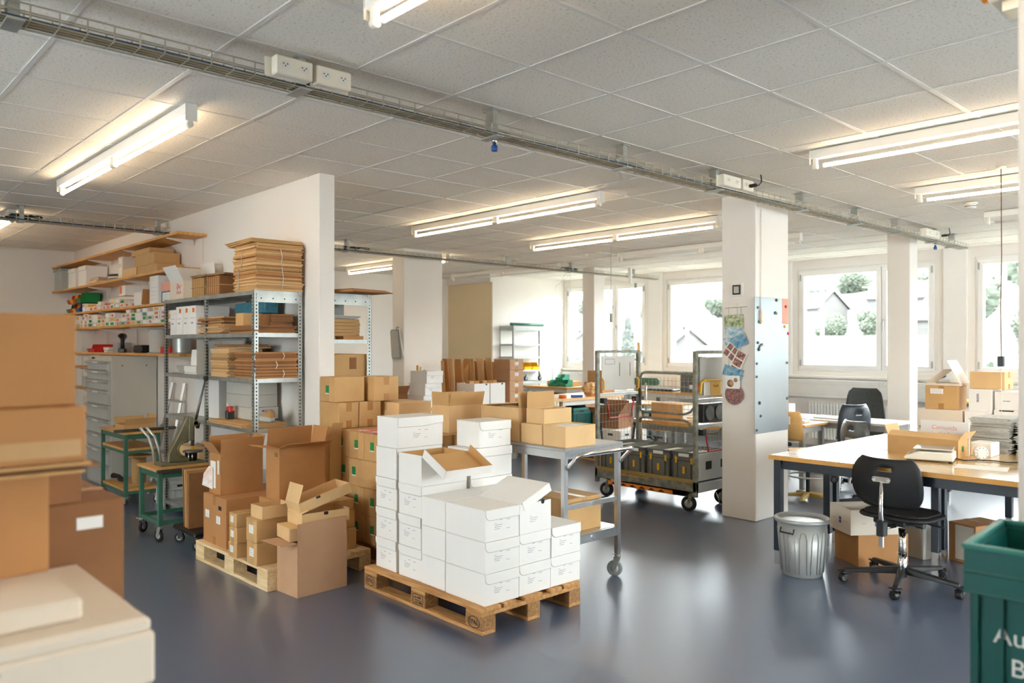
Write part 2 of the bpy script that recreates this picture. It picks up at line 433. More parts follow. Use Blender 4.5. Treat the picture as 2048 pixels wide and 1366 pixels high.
for i, y in enumerate(ry):
    a = MB().box(4.6, 4.66, y, y+2.5, .95, 1.03).box(4.6, 4.66, y, y+2.5, 2.72, 2.8).box(4.6, 4.66, y, y+.08, 1.03, 2.72).box(4.6, 4.66, y+2.42, y+2.5, 1.03, 2.72).box(4.6, 4.66, y+1.2, y+1.3, 1.03, 2.72)
    fr = struct('window_%d' % (20+i), a, 'window_frame')
    part('pane', MB().box(4.63, 4.635, y+.08, y+2.42, 1.03, 2.72), 'window_glass', fr)
struct('wall_partition', MB().box(-13.06, -5.756, 3.197, 3.335, 0, CZ), 'wall_white', .003)
# columns
for i, (x0, x1, y0, y1) in enumerate([(-4.13, -3.775, 6.51, 7.10), (-9.63, -9.34, 6.53, 7.22), (-4.05, -3.78, 10.09, 10.33), (-9.62, -9.34, 10.62, 10.9), (-.68, -.32, 2.6, 3.2)]):
    struct('wall_column.%03d' % i if i else 'wall_column', MB().box(x0, x1, y0, y1, 0, CZ), 'wall_white', .006)
# window walls
WS, WT, WW = 1.19, 2.85, 2.13
wx = [-11.6, -9.0, -6.37, -3.74, -1.11, 1.52]
a = MB(); a.box(-11.67, 4.5, 12.3, 12.6, 0, WS); a.box(-11.67, 4.5, 12.3, 12.6, WT, CZ)
xs = [-11.67] + sum([[x, x+WW] for x in wx], []) + [4.5]
for i in range(0, len(xs), 2): a.box(xs[i], xs[i+1], 12.3, 12.6, WS, WT)
struct('wall_windows', a, 'wall_white')
a = MB()
for x in wx[1:]:
    a.box(x-.40, x-.09, 12.262, 12.3, 1.09, CZ)
struct('trim_4', a, 'window_frame', .004)
rx = [-4.9]
a = MB(); a.box(-13.06, 4.5, -4.1, -3.8, 0, .95); a.box(-13.06, 4.5, -4.1, -3.8, 2.8, CZ)
xs = [-13.06] + sum([[x, x+2.5] for x in rx], []) + [4.5]
for i in range(0, len(xs), 2): a.box(xs[i], xs[i+1], -4.1, -3.8, .95, 2.8)
struct('wall_rear', a, 'wall_white')
def window(n, x0, yy, z0, z1, wd, split, sgn=1):
    """frame with two casements; sgn=+1: the outside lies towards +Y"""
    y0 = yy+.02*sgn
    def bx(a, xa, xb, za, zb, d0, d1): a.box(xa, xb, min(y0+sgn*d0, y0+sgn*d1), max(y0+sgn*d0, y0+sgn*d1), za, zb)
    x1 = x0+wd; f = .055; a = MB()
    bx(a, x0, x1, z0, z0+f, 0, .08); bx(a, x0, x1, z1-f, z1, 0, .08); bx(a, x0, x0+f, z0+f, z1-f, 0, .08); bx(a, x1-f, x1, z0+f, z1-f, 0, .08)
    bx(a, split-.025, split+.025, z0+f, z1-f, 0, .08)
    fr = struct('window_%d' % n, a, 'window_frame', .003)
    for (xa, xb) in ((x0+f-.02, split-.006), (split+.006, x1-f+.02)):
        a = MB(); s = .075; za, zb = z0+f-.02, z1-f+.02
        bx(a, xa, xb, za, za+s, -.03, .06); bx(a, xa, xb, zb-s, zb, -.03, .06); bx(a, xa, xa+s, za+s, zb-s, -.03, .06); bx(a, xb-s, xb, za+s, zb-s, -.03, .06)
        sh = part('sash', a, 'window_frame', fr, .005)
        p = MB(); bx(p, xa+s-.005, xb-s+.005, za+s-.005, zb-s+.005, .02, .026); part('pane', p, 'window_glass', sh)
        hx = xa+.01 if xa < x0+.2 else xb-.03
        for hz in (za+.05, zb-.15):
            h = MB(); bx(h, hx, hx+.02, hz, hz+.1, -.05, -.03); part('hinge', h, 'galvanised', sh)
    h = MB(); zc = (z0+z1)/2-.05; bx(h, split+.02, split+.045, zc-.04, zc+.04, -.045, -.03); bx(h, split+.022, split+.043, zc-.13, zc+.01, -.07, -.055); bx(h, split+.025, split+.04, zc-.01, zc+.01, -.06, -.03)
    part('handle', h, 'galvanised', fr, .003)
for i, x in enumerate(wx): window(i+1, x, 12.3, WS, WT, WW, x+1.35)
for i, x in enumerate(rx): window(i+7, x, -3.8, .95, 2.8, 2.5, x+1.3, -1)
# outer guide rails of the sun blinds
a = MB()
for x in wx: a.box(x+.28, x+.33, 12.5, 12.55, WS+.02, WT-.02)
struct('trim_5', a, 'window_frame')
# cable duct with lids under the window sills, sill boards
a = MB(); a.box(-11.6, 4.4, 12.16, 12.3, .78, 1.06); a.box(-11.67, 4.5, 12.2, 12.3, 1.09, 1.125)
struct('trim_6', a, 'duct_white', .004)
a = MB(); a.box(-11.6, 4.4, 12.157, 12.16, .83, .833); a.box(-11.6, 4.4, 12.157, 12.16, .99, .993)
for x in (-9.4, -7.2, -5.0, -2.8, -.6): a.box(x, x+.004, 12.157, 12.16, .79, 1.05)
struct('trim_7', a, 'grey_card')
# radiators
for i, x in enumerate([-11.2, -8.6, -6.1, -4.45, -2.6, -.8]):
    t = thing('radiator', 'white ribbed radiator under the window duct, %s from the left' % ['first', 'second', 'third', 'fourth', 'fifth', 'sixth'][i], 'radiator', (x, 12.17, .12), 0, 'radiators under the windows')
    a = MB(); ln = 1.5 if i != 3 else 1.3
    for k in range(int(ln/.05)): a.box(k*.05+.008, k*.05+.042, -.05, .03, 0, .58)
    a.box(0, ln, -.03, .02, .02, .05); a.box(0, ln, -.03, .02, .53, .56)
    part('fins', a, 'radiator', t, .003)
    [part('bracket', MB().box(q, q+.04, .02, .1, .1, .5), 'radiator', t) for q in (.2, ln-.24)]
    part('valve', MB().cyl((ln+.03, 0, .5), .018, .07, 'x'), 'socket_white', t)
# baseboards
struct('baseboard_left', MB().box(-13.06, -13.045, -3.8, 10.25, 0, .07), 'duct_white')
struct('baseboard_windows', MB().box(-11.67, 4.5, 12.288, 12.3, 0, .07), 'duct_white')
struct('baseboard_partition', MB().box(-13.04, -5.756, 3.185, 3.197, 0, .07).box(-13.04, -5.756, 3.335, 3.347, 0, .07), 'duct_white')

# ================================================================ OUTSIDE
def hz(x, y):
    b = -10 + max(0, y-45)*.055 + max(0, y-140)*.06
    b += max(0, min(1, (x+330)/260))*max(0, y-90)*.045
    return b + 1.6*math.sin(x*.031+y*.013) + .9*math.sin(x*.07-y*.05)
vv = []; ff = []; nx, ny = 130, 90
for j in range(ny):
    for i in range(nx):
        x = -620+i*(1000/(nx-1)); y = 12.7+(j/(ny-1))**1.5*620; vv.append((x, y, hz(x, y)))
for j in range(ny-1):
    for i in range(nx-1): q = j*nx+i; ff.append((q, q+1, q+nx+1, q+nx))
hm = MB(); hm.add(vv, ff, smooth=True)
o = struct('ground_hillside', hm, 'hill_green')
def house(label, x, y, z, L, W, Hh, rz, dormers=0):
    t = thing('house', label, 'house', (x, y, z), rz, 'houses on the slope outside')
    a = MB().box(-L/2, L/2, -W/2, W/2, -3, Hh)
    for sx in (-1, 1): a.add([(sx*L/2, -W/2, Hh), (sx*L/2, W/2, Hh), (sx*L/2, 0, Hh+W*.42)], [(0,1,2)])
    part('wall', a, 'house_wall', t)
    a = MB(); e = .5
    for s in (-1, 1):
        a.add([(-L/2-e, s*(W/2+e), Hh-.42*e), (L/2+e, s*(W/2+e), Hh-.42*e*1), (L/2+e, 0, Hh+W*.42+.1), (-L/2-e, 0, Hh+W*.42+.1),
               (-L/2-e, s*(W/2+e), Hh-.42*e+.25), (L/2+e, s*(W/2+e), Hh-.42*e+.25), (L/2+e, 0, Hh+W*.42+.35), (-L/2-e, 0, Hh+W*.42+.35)],
              [(0,1,2,3), (4,5,6,7), (0,1,5,4), (1,2,6,5), (3,0,4,7)])
    part('roof', a, 'house_roof', t)
    for k in range(max(2, int(L/2.6))):
        u = -L/2+1.4+k*(L-2.8)/max(1, int(L/2.6)-1)
        for zz in ([Hh-2.2, Hh-4.9] if Hh > 5 else [Hh-2.2]):
            part('window', MB().box(u-.5, u+.5, -W/2-.05, -W/2+.05, zz, zz+1.3), 'house_window', t)
    for k in range(dormers):
        u = -L/2+2+k*(L-4)/max(1, dormers-1)
        dd = part('dormer', MB().box(u-.9, u+.9, -W/2+.5, -W/2+3.2, Hh+.3, Hh+2.0), 'house_wall', t)
        part('dormer_window', MB().box(u-.6, u+.6, -W/2+.44, -W/2+.5, Hh+.7, Hh+1.7), 'house_window', dd)
    part('chimney', MB().box(L*.2, L*.2+.6, .5, 1.1, Hh, Hh+W*.42+1.0), 'house_roof', t)
house('long low house with dormers just below the wide right window', -31, 70, -8.0, 17, 10, 6.0, 4, 3)
house('pale gabled house beyond the trees, left in the wide right window', -99, 200, hz(-99, 200)-1, 13, 10, 5.5, -20)
house('pale gabled house beyond the trees, right in the wide right window', -80, 207, hz(-80, 207)-1, 13, 10, 5.8, 8)
house('far white house standing among trees behind the left windows', -110, 118, -6, 14, 9, 6, -30)
house('wide terraced house far behind the second window', -92, 128, -4.5, 20, 9, 5, -38)
house('small far house low on the slope behind the second window', -66, 104, -7, 11, 8, 5, -24)
house('distant farmhouse near the top of the slope outside', -66, 180, 2, 14, 9, 5, 15)
_ico = {}
def blob(a, c, r, seed, sub=4):
    rnd = random.Random(seed); bm = bmesh.new(); bmesh.ops.create_icosphere(bm, subdivisions=sub, radius=1)
    ph = [rnd.uniform(0, 6) for _ in range(6)]
    vs_ = []
    for v in bm.verts:
        p = v.co; n_ = 1+.16*math.sin(p.x*7+ph[0])*math.sin(p.y*8+ph[1])+.12*math.sin(p.z*13+ph[2])*math.sin(p.x*15+ph[3])+rnd.uniform(-.09, .09)
        vs_.append((c[0]+p.x*n_*r[0], c[1]+p.y*n_*r[1], c[2]+p.z*n_*r[2]))
    a.add(vs_, [[v.index for v in f.verts] for f in bm.faces], smooth=False); bm.free()
def tree(label, x, y, z, h, r, kind=0, seed=0, group='trees outside the windows'):
    t = thing('conifer' if kind == 1 else 'tree', label, 'tree', (x, y, z), 0, group)
    rnd = random.Random(seed)
    part('trunk', MB().tube([(0,0,-1), (0,0,h*.5)], [h*.03, h*.02], 8), 'bark', t)
    a = MB()
    if kind == 1:
        for k in range(6): blob(a, (0, 0, h*(.25+.13*k)), (r*(1-.15*k), r*(1-.15*k), h*.11), seed+k)
    else:
        for k in range(9 if h < 15 else 26):
            an = rnd.uniform(0, 6.28); q = rnd.uniform(0, .6)*r
            s_ = .5 if h < 15 else .3; q *= 1 if h < 15 else 1.4; blob(a, (q*math.cos(an), q*math.sin(an), h*.62+rnd.uniform(-.28, .3)*h), (r*s_, r*s_, r*s_*.84), seed+k, 4)
    part('crown', a, 'foliage_dark' if kind == 1 else 'foliage', t)
tree('big leafy tree close outside the rightmost window', -7.2, 30, -10, 16, 2.7, 0, 1)
tree('round tree in front of the gabled houses, left one of the pair', -80, 170, hz(-80, 170)-1, 8, 3.6, 0, 20)
tree('round tree in front of the gabled houses, right one of the pair', -69.5, 168, hz(-69.5, 168)-1, 8, 3.8, 0, 30)
tree('tall narrow dark conifer behind the second window, left one of the pair', -84, 96, -7, 14, 2.2, 1, 40)
tree('tall narrow dark conifer behind the second window, right one of the pair', -77.5, 96, -7, 13, 2.0, 1, 50)
tree('bushy tree outside the leftmost window', -96, 102, -9, 9, 4.0, 0, 60)
tree('bushy tree between the two casements of the first window', -88, 104, -9.5, 8, 3.8, 0, 70)
for i, (x, y, h, r) in enumerate([(-128, 260, 7, 5), (-160, 250, 7, 5), (-92, 262, 7, 6), (-190, 250, 8, 5), (-60, 200, 7, 4), (-40, 160, 6, 4), (-230, 260, 8, 6), (-150, 340, 9, 8), (-112, 345, 9, 8), (-131, 385, 10, 9)]):
    tree('hazy broad tree on the far hillside, %s' % ['above the left gabled house', 'left of the small far house', 'above the right gabled house', 'far left of the slope', 'in the small casement', 'left of the rightmost window', 'beside the left windows', 'high on the slope, left', 'high on the slope, right', 'highest on the skyline'][i], x, y, hz(x, y)-1, h, r, 0, 100+10*i, 'far trees on the hillside')

# ================================================================ CEILING LAMPS
def lamp(label, x0, yy, lit=True, n=2, ln=2.87, z=CZ, group='fluorescent batten lamps'):
    t = thing('ceiling_lamp', label, 'lamp', (x0, yy, z-.006), 0, group)
    part('housing', MB().box(0, ln, -.032, .032, -.062, 0), 'lamp_body', t, .004)
    sl = (ln-.1)/n
    for q in (-.004, ln): part('end_plate', MB().box(q, q+.004, -.034, .034, -.1, 0), 'lamp_body', t)
    sx = [.012] + [.05+sl*k for k in range(1, n)] + [ln-.04]
    for i, x in enumerate(sx):
        a = MB()
        wd = .028 if i in (0, n) else .07
        xx = x-.0 if i in (0, n) else x-.035
        a.box(xx, xx+wd, -.016, .016, -.13, -.06); a.cyl((xx+wd/2, 0, -.115), .02, wd+.006, 'x', 12)
        part('lamp_holder', a, 'socket_white', t, .002)
    for k in range(n):
        a = MB().cyl((.05+sl*(k+.5), 0, -.115), .0135, sl-.075, 'x', 14)
        part('tube', a, 'tube_lit' if lit else 'tube_off', t)
    return t
L = 'lit fluorescent batten lamp, '
lamp(L+'over the shelving on the left', -7.46, 1.73)
lamp(L+'cut by the top edge of the photo', -2.70, 1.73)
lamp(L+'over the drawer cabinet at the far left edge', -12.26, 1.73)
lamp(L+'in the middle above the stacked cartons', -7.55, 5.42)
lamp(L+'above the work table at the right edge', -2.70, 5.42)
lamp(L+'left of the big column, second row from the window', -7.57, 7.36)
lamp(L+'above the rear chairs at the right, smaller of the two', -2.70, 7.36)
lamp(L+'behind the far column beyond the partition wall', -12.28, 7.38)
lamp(L+'hidden behind the partition wall', -12.28, 5.42)
lamp('unlit batten lamp close to the windows, left of the big column', -7.6, 9.21, False)
lamp('unlit batten lamp close to the windows at the right edge', -2.70, 9.21, False)
lamp('unlit pale batten lamp above the beige wall', -12.1, 9.6, False)
lamp(L+'behind the photographer, left row', -7.46, -1.96, group='lamps behind the viewpoint')
lamp(L+'behind the photographer, right row', -2.70, -1.96, group='lamps behind the viewpoint')
lamp(L+'right of the viewpoint', 1.2, 1.73, group='lamps behind the viewpoint')
lamp(L+'right of the work table, out of the photo', 1.2, 5.42, group='lamps behind the viewpoint')

# ================================================================ CABLE TRAYS
def tray(label, X, y0, y1, hang, seed=1):
    t = thing('cable_tray', label, 'cable tray', (X, y0, 2.845), 0, None)
    ln = y1-y0; w_, h_ = .055, .062; a = MB(); r = .0034
    for (xx, zz) in [(-w_,h_), (-w_,h_*.5), (-w_,0), (0,0), (w_,0), (w_,h_*.5), (w_,h_), (-w_*.5,0), (w_*.5,0)]:
        a.tube([(xx, 0, zz), (xx, ln, zz)], r, 4, smooth=False)
    k = 0
    while k*.1 < ln:
        y = k*.1; a.tube([(-w_, y, h_), (-w_, y, 0), (w_, y, 0), (w_, y, h_)], r, 4, smooth=False); k += 1
    part('wire_basket', a, 'tray_wire', t)
    part('insert_strip', MB().box(-w_+.008, w_-.02, .02, ln-.02, .004, .007), 'tray_insert', t)
    rnd = random.Random(seed)
    for (xx, zz, rr, mm) in [(w_-.014, .008, .006, 'cable_blue'), (-.02, .014, .007, 'cable_black'), (-.038, .013, .006, 'cable_white'), (.012, .013, .005, 'cable_black')]:
        pts = [(xx+rnd.uniform(-.006, .006), j*ln/40, zz+rnd.uniform(0, .006)) for j in range(41)]
        part('cable', MB().tube(pts, rr, 6), mm, t)
    for hy in hang:
        y = hy-y0; a = MB()
        a.box(-.034, -.03, y-.02, y+.02, -.012, CZ-2.845-.003); a.box(.030, .034, y-.02, y+.02, -.012, CZ-2.845-.003)
        a.box(-.03, .03, y-.02, y-.016, .07, CZ-2.845-.003); a.box(-.075, .075, y-.03, y+.03, -.014, -.006); a.box(-.05, .05, y-.035, y+.035, CZ-2.845-.01, CZ-2.845-.005)
        for q in range(3): a.box(.034, .036, y-.006, y+.006, .075+q*.024, .087+q*.024)
        part('hanger', a, 'galvanised', t)
    return t
t1 = tray('long wire basket cable tray running over the whole ceiling to the windows', -3.53, -2.6, 11.2, [.65, 1.85, 3.10, 4.30, 5.45, 6.85, 8.0, 9.0, 10.1, 10.75])
t2 = tray('second wire cable tray, ending at the partition wall above the shelf boards', -9.09, -3.0, 3.18, [-.9, .4, 1.75, 3.06], 2)
t3 = tray('rear wire cable tray between the partition wall and the windows', -9.09, 3.36, 12.1, [5.45, 8.25, 9.75, 11.4], 3)
def socket(label, x, y, z, ln=.2, sw=2, blank=False, ext=.052):
    t = thing('socket_box', label, 'socket', (x, y, z), 0, 'socket boxes on the cable tray')
    part('body', MB().box(.0, ext, 0, ln, 0, .088), 'socket_white', t, .006)
    part('back_plate', MB().box(-.006, 0, -.03, ln+.01, -.004, .084), 'socket_white', t)
    for k in range(sw):
        c = (ext, ln*(.25+.5*k), .046); a = MB()
        m_ = T(*c)
        a.prism([(.030*math.cos(q*PI/3), .022*math.sin(q*PI/3)) for q in range(6)], 0, .0012, m_ @ Matrix(((0,0,1,0),(1,0,0,0),(0,1,0,0),(0,0,0,1))))
        p = part('outlet', a, 'duct_white', t)
        a = MB()
        for (dy, dz) in ((-.010, .006), (.010, .006), (0, -.004)): a.cyl((c[0]+.0014, c[1]+dy, c[2]+dz), .0036, .001, 'x', 8)
        part('pin_hole', a, 'hole_dark', p)
    return t
S = 'cream socket box on the near cable tray, '
socket(S+'left one of the pair', -3.468, 1.675, 2.862, .19)
socket(S+'right one of the pair', -3.468, 1.885, 2.862, .19)
socket(S+'just above the big column', -3.468, 5.42, 2.862, .25)
socket(S+'right of the big column, black plug', -3.468, 5.70, 2.862, .16, 1)
socket(S+'near the windows', -3.468, 9.6, 2.862, .42)
def plug(label, y, x=-3.40):
    t = thing('power_plug', label, 'plug', (x, y, 2.9), 0, 'black plugs hanging at the tray')
    part('plug_body', MB().box(-.012, .05, -.014, .014, -.012, .014), 'black_plastic', t, .004)
    part('cord', MB().tube([(.03, 0, 0), (.055, .02, .0), (.062, .05, .03), (.05, .07, .075), (.045, .07, .094)], .005, 8), 'cable_black', t)
plug('black plug with a cord looping up to the ceiling above the big column', 5.79)
plug('black plug with a cord looping up to the ceiling near the windows', 10.06)
def coupling(label, y):
    t = thing('air_coupling', label, 'compressed air coupling', (-3.53, y, 2.76), 0, 'blue couplings under the tray')
    part('sleeve', MB().lathe([(.016, 0), (.019, .004), (.019, .03), (.015, .036)], 16), 'blue_plastic', t)
    part('nipple', MB().lathe([(.012, .036), (.012, .05), (.017, .05), (.017, .072), (.010, .074), (.010, .088)], 12), 'chrome', t)
coupling('blue compressed air coupling hanging under the tray in the middle', 3.12)
coupling('blue compressed air coupling hanging under the tray near the windows', 10.2)
for (lb, x, y) in [('round white smoke detector on the ceiling left of the small far column', -9.25, 8.6), ('round white smoke detector on the ceiling at the right', -2.62, 8.5)]:
    t = thing('smoke_detector', lb, 'smoke detector', (x, y, CZ-.006), 0)
    part('base', MB().lathe([(.062, 0), (.062, -.016), (.05, -.02)], 24), 'socket_white', t)
    part('head', MB().lathe([(.048, -.02), (.05, -.045), (.03, -.056)], 24), 'duct_white', t)
    part('slot_ring', MB().lathe([(.051, -.034), (.051, -.040)], 24), 'hole_dark', t)
# spare cable coils on the trays
def coil(label, x, y, z, n=5, r=.09):
    a = MB(); rnd = random.Random(int(abs(y)*100))
    for k in range(n):
        c = (rnd.uniform(-.01, .01), rnd.uniform(-.12, .12), rnd.uniform(.0, .03)); rr = r*rnd.uniform(.6, 1.1)
        a.tube([(c[0]+rr*.35*math.cos(q*PI/8), c[1]+rr*1.6*math.sin(q*PI/8), c[2]+.012*math.sin(q*PI/4+k)) for q in range(16)], .006, 6, closed=True)
    single('cable_coil', a, 'cable_black', label, 'cable', (x, y, z))
coil('black cable coil in the tray at the far left edge', -9.09, 1.8, 2.875)
coil('black cable coil in the tray right behind the partition wall', -9.09, 5.6, 2.875)
coil('black cable tangle in the tray beside the small far column', -9.09, 9.7, 2.875)
# pull cords
t = thing('pull_cord', 'thin dark cord hanging from the ceiling with a black switch box, right', 'cord', (-1.934, 6.966, 0))
part('cord', MB().tube([(0,0,2.994), (.004,0,2.3), (-.004,.004,1.9), (.002,0,1.52)], .0035, 6), 'wood_dark', t)
part('rosette', MB().cyl((0,0,2.985), .035, .014), 'socket_white', t)
part('switch_box', MB().box(-.022, .022, -.016, .016, 1.44, 1.52), 'black_plastic', t, .004)
part('lower_cord', MB().tube([(0,0,1.445), (.003,.002,1.2), (.0,.004,.90)], .002, 6), 'cable_white', t)
t = thing('hook_cord', 'grey cord hanging from the ceiling with a ring and a small handle', 'cord', (-7.116, 8.444, 0))
part('cord', MB().tube([(0,0,2.994), (0,0,2.14)], .004, 6), 'grey_plastic', t)
part('ring', MB().tube([(.03*math.cos(q*PI/8), .03*math.sin(q*PI/8), 2.10+.048*math.sin(q*PI/8+PI/2)) for q in range(16)], .004, 6, closed=True), 'grey_plastic', t)
part('grip', MB().box(-.016, .016, -.012, .012, 1.93, 2.05), 'grey_plastic', t, .004)
a = MB(); rnd = random.Random(5)
for k in range(3):
    p0 = (-9.05+.04*k, 9.5+.05*k, 2.85); pts = [Vector(p0)]
    for q in range(1, 8): pts.append(Vector((p0[0]+.09*math.sin(q*1.3+k), p0[1]+.1*math.cos(q*.9+k*2), 2.85-.62*q/7*(1+.5*(k == 2)))))
    a.tube(pts, .0025, 5)
a.tube([(-9.0, 9.5, 2.35), (-9.02, 9.48, 1.98), (-8.98, 9.55, 1.82), (-8.94, 9.68, 1.84), (-8.95, 9.72, 2.0)], .0025, 5)
single('hanging_cables', a, 'cable_white', 'loose white cable loops hanging from the rear tray by the small far column', 'cable')
# spotlight-like fitting behind the far column
t = thing('tray_end_bracket', 'small white ceiling strut with grey fitting beside the second window', 'bracket', (-8.95, 11.15, 0))
part('strut', MB().box(-.03, .03, -.02, .02, 2.72, CZ-.006), 'lamp_body', t)
part('arm', MB().tube([(-.1, -.55, 2.76), (0, 0, 2.74), (.02, .06, 2.72)], .008, 6), 'lamp_body', t)
part('fitting', MB().cyl((.05, .09, 2.68), .022, .09), 'grey_plastic', t)
# emergency lamp on the near right column
t = thing('emergency_lamp', 'emergency light with orange lens end, top right corner of the photo', 'lamp', (-.69, 2.72, 2.6))
part('housing', MB().box(-.085, .01, -.06, .10, .03, .13), 'socket_white', t, .006)
part('lens', MB().box(-.055, .0, -.055, .05, -.012, .03), 'window_glass', t, .004)
part('reflector', MB().box(-.05, -.005, -.045, .045, .0, .028), 'chrome', t)
part('orange_end', MB().lathe([(.02, -.03), (.034, -.026), (.036, .012), (.03, .02)], 16, T(-.085, -.01, .085) @ R(90, 'Y')), 'orange_lens', t)

# ================================================================ NEAR LEFT: STACK OF BLURRED CARTONS ON A TABLE
t = thing('packing_table', 'small table under the blurred cartons at the near left', 'table', (-2.22, .05, 0))
part('table_top', MB().box(-.45, .42, -.6, .45, .90, .94), 'beech', t, .003)
for sx in (-.40, .36):
    for sy in (-.55, .40): part('leg', MB().box(sx, sx+.04, sy, sy+.04, 0, .90), 'green_steel', t)
# big white flat carton with lid
t = thing('flat_carton', 'big blurred white flat carton with lid, lowest in the near left stack', 'box', (-1.873, .25, .94))
part('body', MB().box(-.26, .262, -.30, .288, 0, .103), 'beige_card', t, .006)
part('lid', MB().box(-.263, .255, -.302, .283, .098, .13), 'beige_card', t, .008)
me = cached('rei', lambda: text_mesh('nu:a3', .05)); me.materials.clear(); me.materials.append(M['ink_dark'])
put(me, 'print', 'ink_dark', t, loc=(.2635, -.07, .06), rot=(PI/2, 0, PI/2))
part('leaf_mark', MB().prism([(0,0), (.018,.006), (.03,.02), (.012,.016)], 0, .0006, face_tf('+x', .524, 0) @ T(.0, .07, .002)), 'green_steel', t)
single('flat_box', MB().box(-.2, .2, -.25, .25, 0, .042), 'beige_card', 'small flat white box lying on the big white flat carton', 'box', (-1.885, .178, 1.071), bevel=.006)
carton('tall blurred brown carton on the white flat box, near left', -2.035, .24, 1.1135, .20, .37, .214, m='kraft_brown', tape=None)
carton('big brown blurred carton behind the white ones, standing on the table', -2.36, .444, .94, .40, .40, .272, m='kraft_dark', tape='+y', stickers=[('+x', .12, .22, .06, .03, 'paper', 'sticker')])
carton('small dark carton between the folded sheets and the big brown carton', -2.32, .36, 1.213, .32, .37, .115, m='kraft_dark', tape=None)
for i, (zz, dx, dy, lb) in enumerate([(1.329, 0, 0, 'lower'), (1.3375, -.012, .03, 'middle'), (1.346, .006, .01, 'upper')]):
    single('cardboard_sheet', MB().box(.0, .27, -.36, .275, 0, .006), 'kraft_dark' if i == 1 else 'kraft', 'flat cardboard sheet between the blurred cartons, %s of the three' % lb, 'cardboard', (-2.14+dx, .205+dy, zz), group='flat sheets in the near left stack')
carton('wide blurred carton with a taped side, second from the top at near left', -2.06, .141, 1.3535, .38, .68, .118, m='kraft_brown', tape=None, stickers=[('+x', .03, .03, .60, .035, 'tape_clear', 'tape')])
carton('top blurred brown carton at the left edge of the photo', -2.085, .155, 1.473, .40, .62, .195, m='kraft_brown', tape='+y')

# ================================================================ LEFT WALL: SHELF BOARDS
BW = .30
def board(label, x0, x1, ztop, wd=BW, skip=None):
    t = thing('wall_shelf', label, 'shelf', (x0, 3.19, ztop), 0, 'wooden shelf boards on the partition wall')
    part('board', MB().box(0, x1-x0, -wd, 0, -.028, 0), 'shelf_board', t, .003)
    n = max(3, int((x1-x0)/1.0))
    for k in range(n):
        u = .35+(x1-x0-.7)*k/(n-1)
        if skip and skip[0] < x0+u < skip[1]: continue
        part('bracket', MB().prism([(0.0285,0), (.0285,wd-.02), (.038,wd-.02), (.085,0)], -.002, .002, T(u, 0, 0) @ Matrix(((0,0,1,0),(0,-1,0,0),(-1,0,0,0),(0,0,0,1)))), 'duct_white', t)
    return t
board('empty top shelf board under the ceiling on the partition wall', -13.0, -8.04, 2.745)
board('second shelf board from the top, carrying brown cartons', -13.0, -8.03, 2.392)
board('third shelf board from the top, carrying small white boxes', -12.3, -8.03, 2.05, .30)
board('fourth shelf board, packed with small labelled boxes', -12.3, -8.03, 1.842, .30)
board('lowest long shelf board, carrying the drill and cable reel', -12.3, -7.98, 1.521, .30, (-10.5, -9.4))
for i, x in enumerate([-12.6, -11.4, -10.2, -9.0, -8.15]):
    single('wall_rail', MB().box(-.012, .012, -.012, 0, 0, 1.75), 'duct_white', 'white slotted wall rail holding the shelf boards, %s from the left' % ['first', 'second', 'third', 'fourth', 'fifth'][i], 'rail', (x, 3.196, 1.0), group='wall rails of the shelf boards')
Y2 = 3.04
def sbox(label, x, z, L, W, H, m='kraft', y=Y2, rz=0, group=None, **kw): return carton(label, x, y, z, L, W, H, rz, m, group=group, **kw)
# second board
t = thing('plastic_crate', 'grey see-through crate at the left end of the second shelf board', 'crate', (-12.72, Y2, 2.392))
part('body', MB().box(-.2, .2, -.13, -.125, 0, .3).box(-.2, .2, .125, .13, 0, .3).box(-.2, -.195, -.125, .125, 0, .3).box(.195, .2, -.125, .125, 0, .3).box(-.2, .2, -.13, .13, 0, .006), 'light_grey_plastic', t)
part('rim', MB().box(-.215, .215, -.145, -.13, .27, .305).box(-.215, .215, .13, .145, .27, .305).box(-.215, -.2, -.13, .13, .27, .305).box(.2, .215, -.13, .13, .27, .305), 'grey_plastic', t)
archive('long white box on the second shelf board beside the grey crate', -12.0, Y2, 2.392, .36, .26, .26, flap='-y', pr=False, group=None, jit=False)
archive('second white box behind the flat stack on the second shelf board', -11.5, Y2, 2.392, .36, .26, .26, flap='-y', pr=False, group=None, jit=False)
for k in range(4): single('kraft_mailer', MB().box(-.17, .17, -.12, .12, 0, .018), ['kraft_light', 'beige_card', 'kraft_light', 'grey_card'][k], 'flat mailer in the low pile on the second shelf board, %s' % ['lowest', 'second', 'third', 'topmost'][k], 'mailer', (-11.0+.02*k, 3.03, 2.392+.019*k), rz=[2,-3,4,0][k], group='flat mailers on the second board', bevel=.002)
for k in range(3): single('wire_ring', MB().tube([(.16*math.cos(q*PI/10), .13*math.sin(q*PI/10), 0) for q in range(20)], .012, 6, closed=True), ['grey_plastic', 'cable_white', 'black_plastic'][k], '%s coiled ring of tubing lying on the second shelf board' % ['grey', 'white', 'black'][k], 'tubing', (-10.35+.02*k, 3.04, 2.405+.025*k), group='rings on the second board')
sbox('flat brown carton, bottom right on the second shelf board', -8.95, 2.392, .62, .28, .085, 'kraft', tape=None)
sbox('brown carton under the white-labelled ones on the second shelf board', -9.55, 2.392, .5, .28, .09, 'kraft_light', tape=None, y=3.04)
sbox('wide brown carton with notched lid on the second shelf board', -9.05, 2.479, .62, .27, .125, 'kraft', tape=None)
sbox('upper slim brown carton, topmost on the second shelf board', -9.2, 2.606, .60, .26, .06, 'kraft', tape=None, y=3.04)
